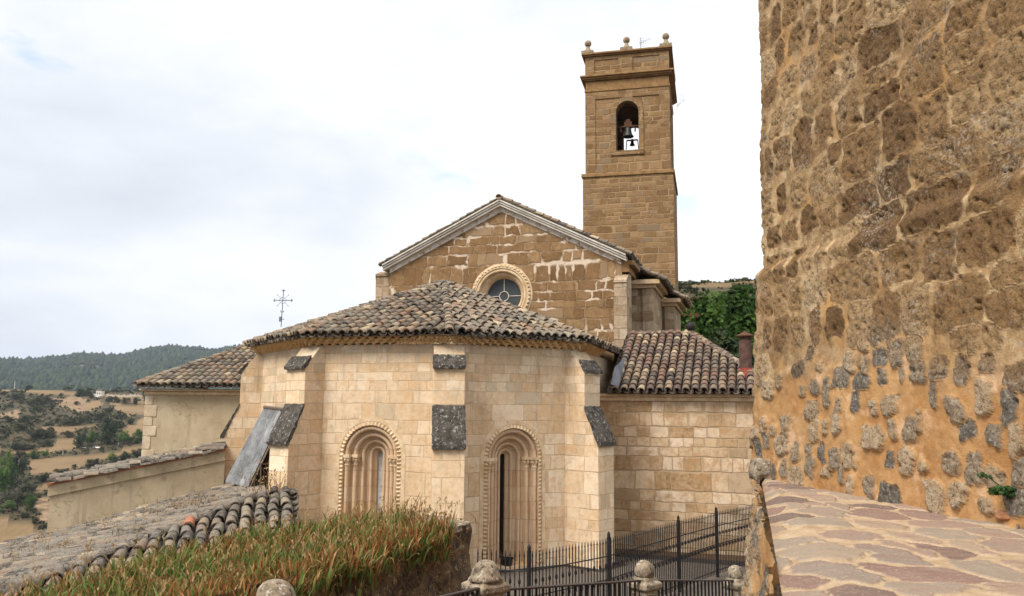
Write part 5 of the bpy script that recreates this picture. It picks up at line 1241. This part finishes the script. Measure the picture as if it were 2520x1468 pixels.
tag(mb.build('dead_leaf_litter', M['dry']), 'rusty dead leaves hanging down the face of the soil wall', 'dead leaves', None, 'stuff')
# ------------------------------------------------------------------ rubble tower wall on the right, with its flagged ledge
def stone_field(Sg, Zg, sites, seed, warp=.05):
    """Sg,Zg: regular 2-D grids in metres. sites: (s,z,a,b). Returns stone mask, random id, per grid point"""
    wS = Sg+(fbm(Sg, Zg, .28, seed, 4)-.5)*2*warp*1.6; wZ = Zg+(fbm(Sg, Zg, .28, seed+9, 4)-.5)*2*warp*1.6
    F1 = np.full(Sg.shape, 9.0); F2 = np.full(Sg.shape, 9.0); ID = np.zeros(Sg.shape, int)
    s_ax, z_ax = Sg[:, 0], Zg[0, :]
    for k, (s, z, a, b) in enumerate(sites):
        i0, i1 = np.searchsorted(s_ax, (s-a*2.2-.1, s+a*2.2+.1)); j0, j1 = np.searchsorted(z_ax, (z-b*2.2-.1, z+b*2.2+.1))
        if i1 <= i0 or j1 <= j0: continue
        d = ((np.abs(wS[i0:i1, j0:j1]-s)/a)**3.6+(np.abs(wZ[i0:i1, j0:j1]-z)/b)**3.6)**(1/3.6)
        f1 = F1[i0:i1, j0:j1]; f2 = F2[i0:i1, j0:j1]; idd = ID[i0:i1, j0:j1]
        nw = d < f1; f2[...] = np.where(nw, f1, np.minimum(f2, d)); idd[nw] = k; f1[...] = np.where(nw, d, f1)
    e = F1+(fbm(Sg, Zg, .09, seed+3, 4)-.5)*.42
    gap = np.clip((F2-F1-.03)/.10, 0, 1)
    mask = np.clip((1.03-e)/.10, 0, 1)*gap
    rnd = np.random.RandomState(seed).rand(len(sites)+1)[ID]
    return mask*mask*(3-2*mask), rnd
def make_sites(smax, z0, z1, zl, seed, dn=.74):
    rng = random.Random(seed); out = []; z = z0
    while z < z1:
        low = z < zl; h = rng.uniform(.17, .26) if low else rng.uniform(.30, .50); s = rng.uniform(-.3, 0)
        while s < smax:
            farend = smax < 12 and 6.0 < s < 8.9
            w = rng.uniform(.16, .36) if low else (rng.uniform(.26, .5) if farend else rng.uniform(.34, .85))
            if low:
                if rng.random() < dn: k = rng.uniform(.42, 1.0); out.append((s+w/2, z+h/2+rng.gauss(0, .045), w*.5*k, h*.5*min(1.05, k*rng.uniform(.8, 1.7))))
            else:
                k = rng.uniform(.70, .95) if farend else rng.uniform(.93, 1.10); out.append((s+w/2, z+h/2+rng.gauss(0, .025), w*.5*k, h*.5*k))
                if rng.random() < .18: out[-1] = (s+w/2, z+h*.3, w*.5*k, h*.27); out.append((s+w/2, z+h*.78, w*.5*k, h*.2))
            s += w
        z += h
    return out
m, nt, bs = newmat('rubble_masonry'); P = pos(nt)
at_ = lambda n: nd(nt, 'ShaderNodeAttribute', attribute_name=n).outputs['Fac']
stn, rn_, lw = at_('stone'), at_('rnd'), at_('low')
a_ = noi(nt, P, 7, 6, .7); b_ = noi(nt, P, 32, 5, .7); c_ = noi(nt, P, 1.6, 4, .6); e_ = noi(nt, P, 95, 3, .6)
vv = mth(nt, 'ADD', mth(nt, 'MULTIPLY', rn_, .75), mth(nt, 'MULTIPLY', mth(nt, 'SUBTRACT', a_, .4), .8))
cu = ramp(nt, vv, [(.05, (.14, .072, .027)), (.3, (.235, .132, .052)), (.55, (.325, .196, .086)), (.8, (.43, .285, .145)), (.97, (.57, .43, .27))])
cl_ = ramp(nt, vv, [(.02, (.10, .088, .075)), (.2, (.19, .165, .13)), (.4, (.27, .21, .145)), (.65, (.39, .27, .155)), (.97, (.55, .42, .28))])
sc_ = mix(nt, lw, cu, cl_)
sc_ = mix(nt, mth(nt, 'MULTIPLY', step(nt, noi(nt, P, 21, 6, .8), .50, .60), .55), sc_, (.13, .078, .035))
sc_ = mix(nt, mth(nt, 'MULTIPLY', step(nt, b_, .54, .63), mth(nt, 'ADD', mth(nt, 'MULTIPLY', lw, .4), .15)), sc_, (.50, .45, .38))
sc_ = mix(nt, mth(nt, 'MULTIPLY', step(nt, b_, .43, .36), .8), sc_, (.05, .035, .022))
ml = mix(nt, step(nt, mth(nt, 'ADD', mth(nt, 'MULTIPLY', a_, .5), mth(nt, 'MULTIPLY', c_, .5)), .38, .62), (.37, .185, .066), (.49, .285, .122))
ml = mix(nt, mth(nt, 'MULTIPLY', step(nt, noi(nt, P, 2.9, 5, .65), .52, .68), .7), ml, (.66, .44, .27))
mu = mix(nt, step(nt, a_, .38, .60), (.33, .205, .09), (.52, .365, .205))
mu = mix(nt, step(nt, noi(nt, P, 1.3, 4), .52, .62), mu, (.45, .255, .10))
mc = mix(nt, lw, mu, ml); mc = mix(nt, mth(nt, 'MULTIPLY', step(nt, b_, .40, .33), .35), mc, (.18, .10, .045))
fl_ = mth(nt, 'MULTIPLY', mth(nt, 'MULTIPLY', step(nt, noi(nt, P, 1.9, 4, .6), .44, .58), mth(nt, 'SUBTRACT', 1.0, lw)), .8)
col = mix(nt, mth(nt, 'MAXIMUM', stn, fl_), mc, sc_)
lich = mth(nt, 'MULTIPLY', mth(nt, 'MULTIPLY', step(nt, c_, .50, .66), step(nt, b_, .5, .6)), mth(nt, 'SUBTRACT', .55, mth(nt, 'MULTIPLY', lw, .45)))
col = mix(nt, lich, col, (.44, .40, .34))
blk = mth(nt, 'MULTIPLY', mth(nt, 'MULTIPLY', step(nt, noi(nt, P, 2.3, 4, .6), .55, .68), step(nt, a_, .5, .62)), mth(nt, 'SUBTRACT', .75, mth(nt, 'MULTIPLY', lw, .7)))
col = mix(nt, blk, col, (.085, .065, .05))
pt = mth(nt, 'MULTIPLY', step(nt, noi(nt, P, 48, 3, .7), .60, .67), step(nt, a_, .42, .52)); pt = mth(nt, 'MULTIPLY', pt, mth(nt, 'ADD', mth(nt, 'MULTIPLY', stn, .6), .25))
col = mix(nt, pt, col, (.075, .042, .018))
nt.links.new(col, bs.inputs[0])
hh = mth(nt, 'ADD', mth(nt, 'MULTIPLY', b_, mth(nt, 'ADD', mth(nt, 'MULTIPLY', stn, .8), .25)), mth(nt, 'MULTIPLY', e_, .2)); bump(nt, bs, hh, .03)
M['rubble'] = m
def rubble_sheet(name, path, z0, z1, zl, off, res, seed, parent, sites=None, zscale=None):
    Ls = [(b-a).length for a, b in zip(path, path[1:])]; tot = sum(Ls); ns, nz = int(tot/res), int((z1-z0)/res)
    sv, zv = np.linspace(0, tot, ns), np.linspace(z0, z1, nz); Sg, Zg = np.meshgrid(sv, zv, indexing='ij')
    cum = np.concatenate(([0], np.cumsum(Ls))); px_ = np.interp(sv, cum, [p.x for p in path]); py_ = np.interp(sv, cum, [p.y for p in path])
    k = 9; sm_ = lambda v: np.convolve(np.pad(v, k, mode='reflect', reflect_type='odd'), np.ones(2*k+1)/(2*k+1), 'valid')
    px_, py_ = sm_(px_), sm_(py_); tx, ty = np.gradient(px_), np.gradient(py_); tl_ = np.hypot(tx, ty); nx, ny = -ty/tl_, tx/tl_
    mask, rnd = stone_field(Sg, Zg, sites or make_sites(tot, z0-.1, z1, zl, seed), seed)
    big = fbm(Sg, Zg, .9, seed+20, 3)-.5; med = fbm(Sg, Zg, .16, seed+30, 4)-.5; fin = fbm(Sg, Zg, .05, seed+40, 3)-.5
    low = 1-sm(Zg+big*.9, zl-.25, zl+.35)
    hgt = mask*(.010+.026*rnd)*(.45+.55*low)+big*.07+med*(.03+.018*mask)+fin*(.008+.020*mask)-np.clip(-fin-.17, 0, 1)*.14*mask-np.clip(-med-.19, 0, 1)*.10*mask
    D = hgt+off(Zg)
    Vv = np.stack([px_[:, None]+nx[:, None]*D, py_[:, None]+ny[:, None]*D, Zg+med*.02], -1).reshape(-1, 3)
    ii, jj = np.meshgrid(np.arange(ns-1), np.arange(nz-1), indexing='ij'); q = np.stack([ii*nz+jj, (ii+1)*nz+jj, (ii+1)*nz+jj+1, ii*nz+jj+1], -1).reshape(-1, 4)
    return mk(name, Vv, q, M['rubble'], parent, smooth=True, vattr={'stone': mask.ravel(), 'rnd': rnd.ravel(), 'low': low.ravel()})
rw = thing('rubble_wall', 'big rough rubble stone wall in orange mortar filling the right side', 'wall', (3.3, 6, 4.2))
wdir = Vector((-.125, .992, 0)); Fp = Vector((2.92, 9.2, 0)); K = Fp+wdir*.50
path = [Fp-wdir*7.9, Fp+wdir*.32, Fp+wdir*.46+Vector((.05, 0, 0)), K+Vector((.22, .02, 0)), K+Vector((2.2, .45, 0))]
CORN = [(-260, 1850), (0, 1856), (300, 1861), (480, 1864), (620, 1868), (664, 1868), (686, 1849), (760, 1850), (1000, 1842), (1120, 1838), (1200, 1836)]
cz = [at(X_, Y_, 9.7).z for Y_, X_ in CORN]; cxs = [at(X_, Y_, 9.7).x for Y_, X_ in CORN]
cz, cxs = np.array(cz)[::-1], np.array(cxs)[::-1]
off_main = lambda Z_: (K.x+.02-np.interp(Z_, cz, cxs))
# the wall face looks to the left of the walking direction near -> far
rubble_sheet('wall_face', path, 4.12, 10.4, 5.35, off_main, .0155, 5, rw)
par = thing('parapet_ledge', 'low parapet with a flat top of reddish flagstones at the foot of the rubble wall', 'parapet', (2, 5, 4.2))
ZL = 4.25
edge = [Vector((.35, .9, 0)), Vector((1.04, 3.2, 0)), Vector((1.9, 6.17, 0)), Vector((2.66, 8.85, 0)), Vector((2.78, 9.25, 0))]
opath = edge+[Vector((2.86, 9.55, 0)), Vector((3.1, 9.72, 0)), Vector((4.6, 10.0, 0))]
rubble_sheet('outer_face', opath, 1.2, ZL+.0, 9, lambda Z_: (ZL-Z_)*.14+.03, .018, 15, par, make_sites(13.5, 1.1, ZL, 9, 15, .5))
NB, NA = 560, 190
ev = np.linspace(0, 1, NB); Le = [(b-a).length for a, b in zip(edge, edge[1:])]; ce = np.concatenate(([0], np.cumsum(Le)))/sum(Le)
ex_, ey_ = np.interp(ev, ce, [p.x for p in edge]), np.interp(ev, ce, [p.y for p in edge])
w0, w1 = Fp-wdir*8.2+Vector((.15, 0, 0)), Fp+wdir*.3+Vector((.15, 0, 0)); wx_, wy_ = w0.x+(w1.x-w0.x)*ev, w0.y+(w1.y-w0.y)*ev
av = np.linspace(0, 1, NA); XX = ex_[:, None]*(1-av)+wx_[:, None]*av; YY = ey_[:, None]*(1-av)+wy_[:, None]*av
rs = np.random.RandomState(12); st_ = []
yy = .2
while yy < 10:
    hh_ = rs.uniform(.26, .62); xx = .2+rs.uniform(-.3, .1)
    while xx < 4.6:
        w_ = rs.uniform(.15, .45); st_.append((xx+w_/2, yy+hh_/2+rs.normal(0, .07), w_/2, hh_/2)); xx += w_
    yy += hh_
wX = XX+(fbm(XX, YY, .35, 4, 5)-.5)*.30; wY = YY+(fbm(XX, YY, .35, 14, 5)-.5)*.36
F1 = np.full(XX.shape, 9.0); F2 = np.full(XX.shape, 9.0); ID = np.zeros(XX.shape, int)
for k_, (sx_, sy_, a, b) in enumerate(st_):
    d = np.sqrt(((wX-sx_)/a)**2+((wY-sy_)/b)**2); nw = d < F1
    F2 = np.where(nw, F1, np.minimum(F2, d)); ID = np.where(nw, k_, ID); F1 = np.where(nw, d, F1)
rnd = rs.rand(len(st_))[ID]; sz_ = .75+.35*rs.rand(len(st_))[ID]
mask = np.clip((F2-F1-.16+(fbm(XX, YY, .09, 64, 3)-.5)*.3)/.045, 0, 1)*np.clip((sz_+.10-F1+(fbm(XX, YY, .1, 44, 3)-.5)*.3)/.05, 0, 1)
fe = np.clip(av*8, 0, 1)[None, :]
ZZ = ZL-.015+mask*.010*(.2+rnd)+(fbm(XX, YY, .5, 24, 3)-.5)*.03+(fbm(XX, YY, .07, 34, 3)-.5)*.012-(1-fe)*.05+np.clip((av-.9)/.1, 0, 1)[None, :]**2*.07
ii, jj = np.meshgrid(np.arange(NB-1), np.arange(NA-1), indexing='ij'); q = np.stack([ii*NA+jj, ii*NA+jj+1, (ii+1)*NA+jj+1, (ii+1)*NA+jj], -1).reshape(-1, 4)
m, nt, bs = newmat('flagstones'); P = pos(nt)
at_ = lambda n: nd(nt, 'ShaderNodeAttribute', attribute_name=n).outputs['Fac']
a_ = noi(nt, P, 9, 6, .65); b_ = noi(nt, P, 60, 5, .7)
lay = nd(nt, 'ShaderNodeTexNoise', {'Vector': nd(nt, 'ShaderNodeMapping', {'Vector': P, 'Scale': (2.5, 14, 9), 'Rotation': (0, 0, .5)}).outputs[0], 'Scale': 1.5, 'Detail': 6.0}).outputs[0]
fs_ = ramp(nt, mth(nt, 'ADD', at_('rnd'), mth(nt, 'MULTIPLY', mth(nt, 'SUBTRACT', mth(nt, 'ADD', a_, lay), 1.0), .35)), [(.05, (.17, .12, .095)), (.2, (.26, .16, .125)), (.36, (.265, .21, .165)), (.5, (.32, .21, .155)), (.65, (.29, .235, .18)), (.82, (.36, .26, .18)), (.93, (.28, .175, .135)), (1, (.22, .195, .165))])
mo = mix(nt, step(nt, a_, .35, .62), (.38, .265, .155), (.50, .37, .24)); mo = mix(nt, step(nt, b_, .56, .66), mo, (.33, .21, .12))
fs_ = mix(nt, step(nt, b_, .56, .68), fs_, (.46, .36, .26)); fs_ = mix(nt, step(nt, b_, .40, .30), fs_, (.12, .085, .065))
stn = at_('stone'); col = mix(nt, stn, mo, fs_); nt.links.new(col, bs.inputs[0])
bump(nt, bs, mth(nt, 'ADD', mth(nt, 'ADD', mth(nt, 'MULTIPLY', lay, .5), mth(nt, 'MULTIPLY', b_, .35)), mth(nt, 'MULTIPLY', stn, .3)), .02)
mk('ledge_top', np.stack([XX, YY, ZZ], -1).reshape(-1, 3), q, m, par, smooth=True, vattr={'stone': mask.ravel(), 'rnd': rnd.ravel()})
def rock(name, p, sz, seed, mat, parent):
    rng = random.Random(seed); vs = []; nu, nv = 28, 16
    for i in range(nv+1):
        for j in range(nu):
            th, ph = math.pi*i/nv, 6.2832*j/nu; d = Vector((math.sin(th)*math.cos(ph), math.sin(th)*math.sin(ph), math.cos(th)))
            d = Vector([math.copysign(abs(c)**.7, c) for c in d]); f = 1+.22*mnoise.fractal(d*1.7+Vector((seed, 0, 0)), 1, 2, 5)
            vs.append((p.x+d.x*f*sz[0], p.y+d.y*f*sz[1], p.z+d.z*f*sz[2]))
    fs = [(i*nu+j, i*nu+(j+1) % nu, (i+1)*nu+(j+1) % nu, (i+1)*nu+j) for i in range(nv) for j in range(nu)]
    return mk(name, np.array(vs), fs, M[mat], parent, smooth=True)
rock('corner_stone', at(1884, 1157, 9.15), (.155, .16, .13), 2, 'post', par)
rock('base_stone', at(2005, 1185, 8.5), (.13, .12, .08), 3, 'post', rw)
rock('base_stone', at(2288, 1232, 6.62), (.10, .09, .055), 4, 'greystone', rw)
rock('base_stone', at(2480, 1268, 5.55), (.075, .07, .035), 6, 'redstone' if 'redstone' in M else 'stone', rw)
p = at(2478, 1208, 5.45); mb = MB(); rng = random.Random(4); leaf_cloud(mb, p, (.10, .07, .065), 700, .022, rng, 12)
mb.tube([p, p+Vector((-.08, -.02, .05)), p+Vector((-.17, -.03, .12))], [.005, .004, .003], 4, .3); leaf_cloud(mb, p+Vector((-.15, -.03, .105)), (.05, .03, .04), 60, .02, rng, 5); leaf_cloud(mb, p+Vector((-.08, -.02, .0)), (.06, .04, .04), 120, .02, rng, 6)
tag(mb.build('wall_plant', M['leafwall'] if 'leafwall' in M else M['leafdk'], loc=p), 'small dark green plant growing from the foot of the rubble wall', 'plant')
# ------------------------------------------------------------------ air between here and the far hill
HAZE = .0001
if HAZE:
    hm = bpy.data.materials.new('haze'); hm.use_nodes = True; nt = hm.node_tree; nt.nodes.clear()
    out = nd(nt, 'ShaderNodeOutputMaterial'); vol = nd(nt, 'ShaderNodeVolumePrincipled'); vol.inputs['Color'].default_value = (.72, .82, 1, 1); vol.inputs['Density'].default_value = HAZE; vol.inputs['Anisotropy'].default_value = .2
    nt.links.new(vol.outputs[0], out.inputs['Volume'])
    mb = MB(); mb.hexa([Vector((x, y, z)) for z in (-75, 330) for x, y in ((-5300, -5300), (5300, -5300), (5300, 5300), (-5300, 5300))]); h = mb.build('haze', hm); kindof(h, 'stuff')
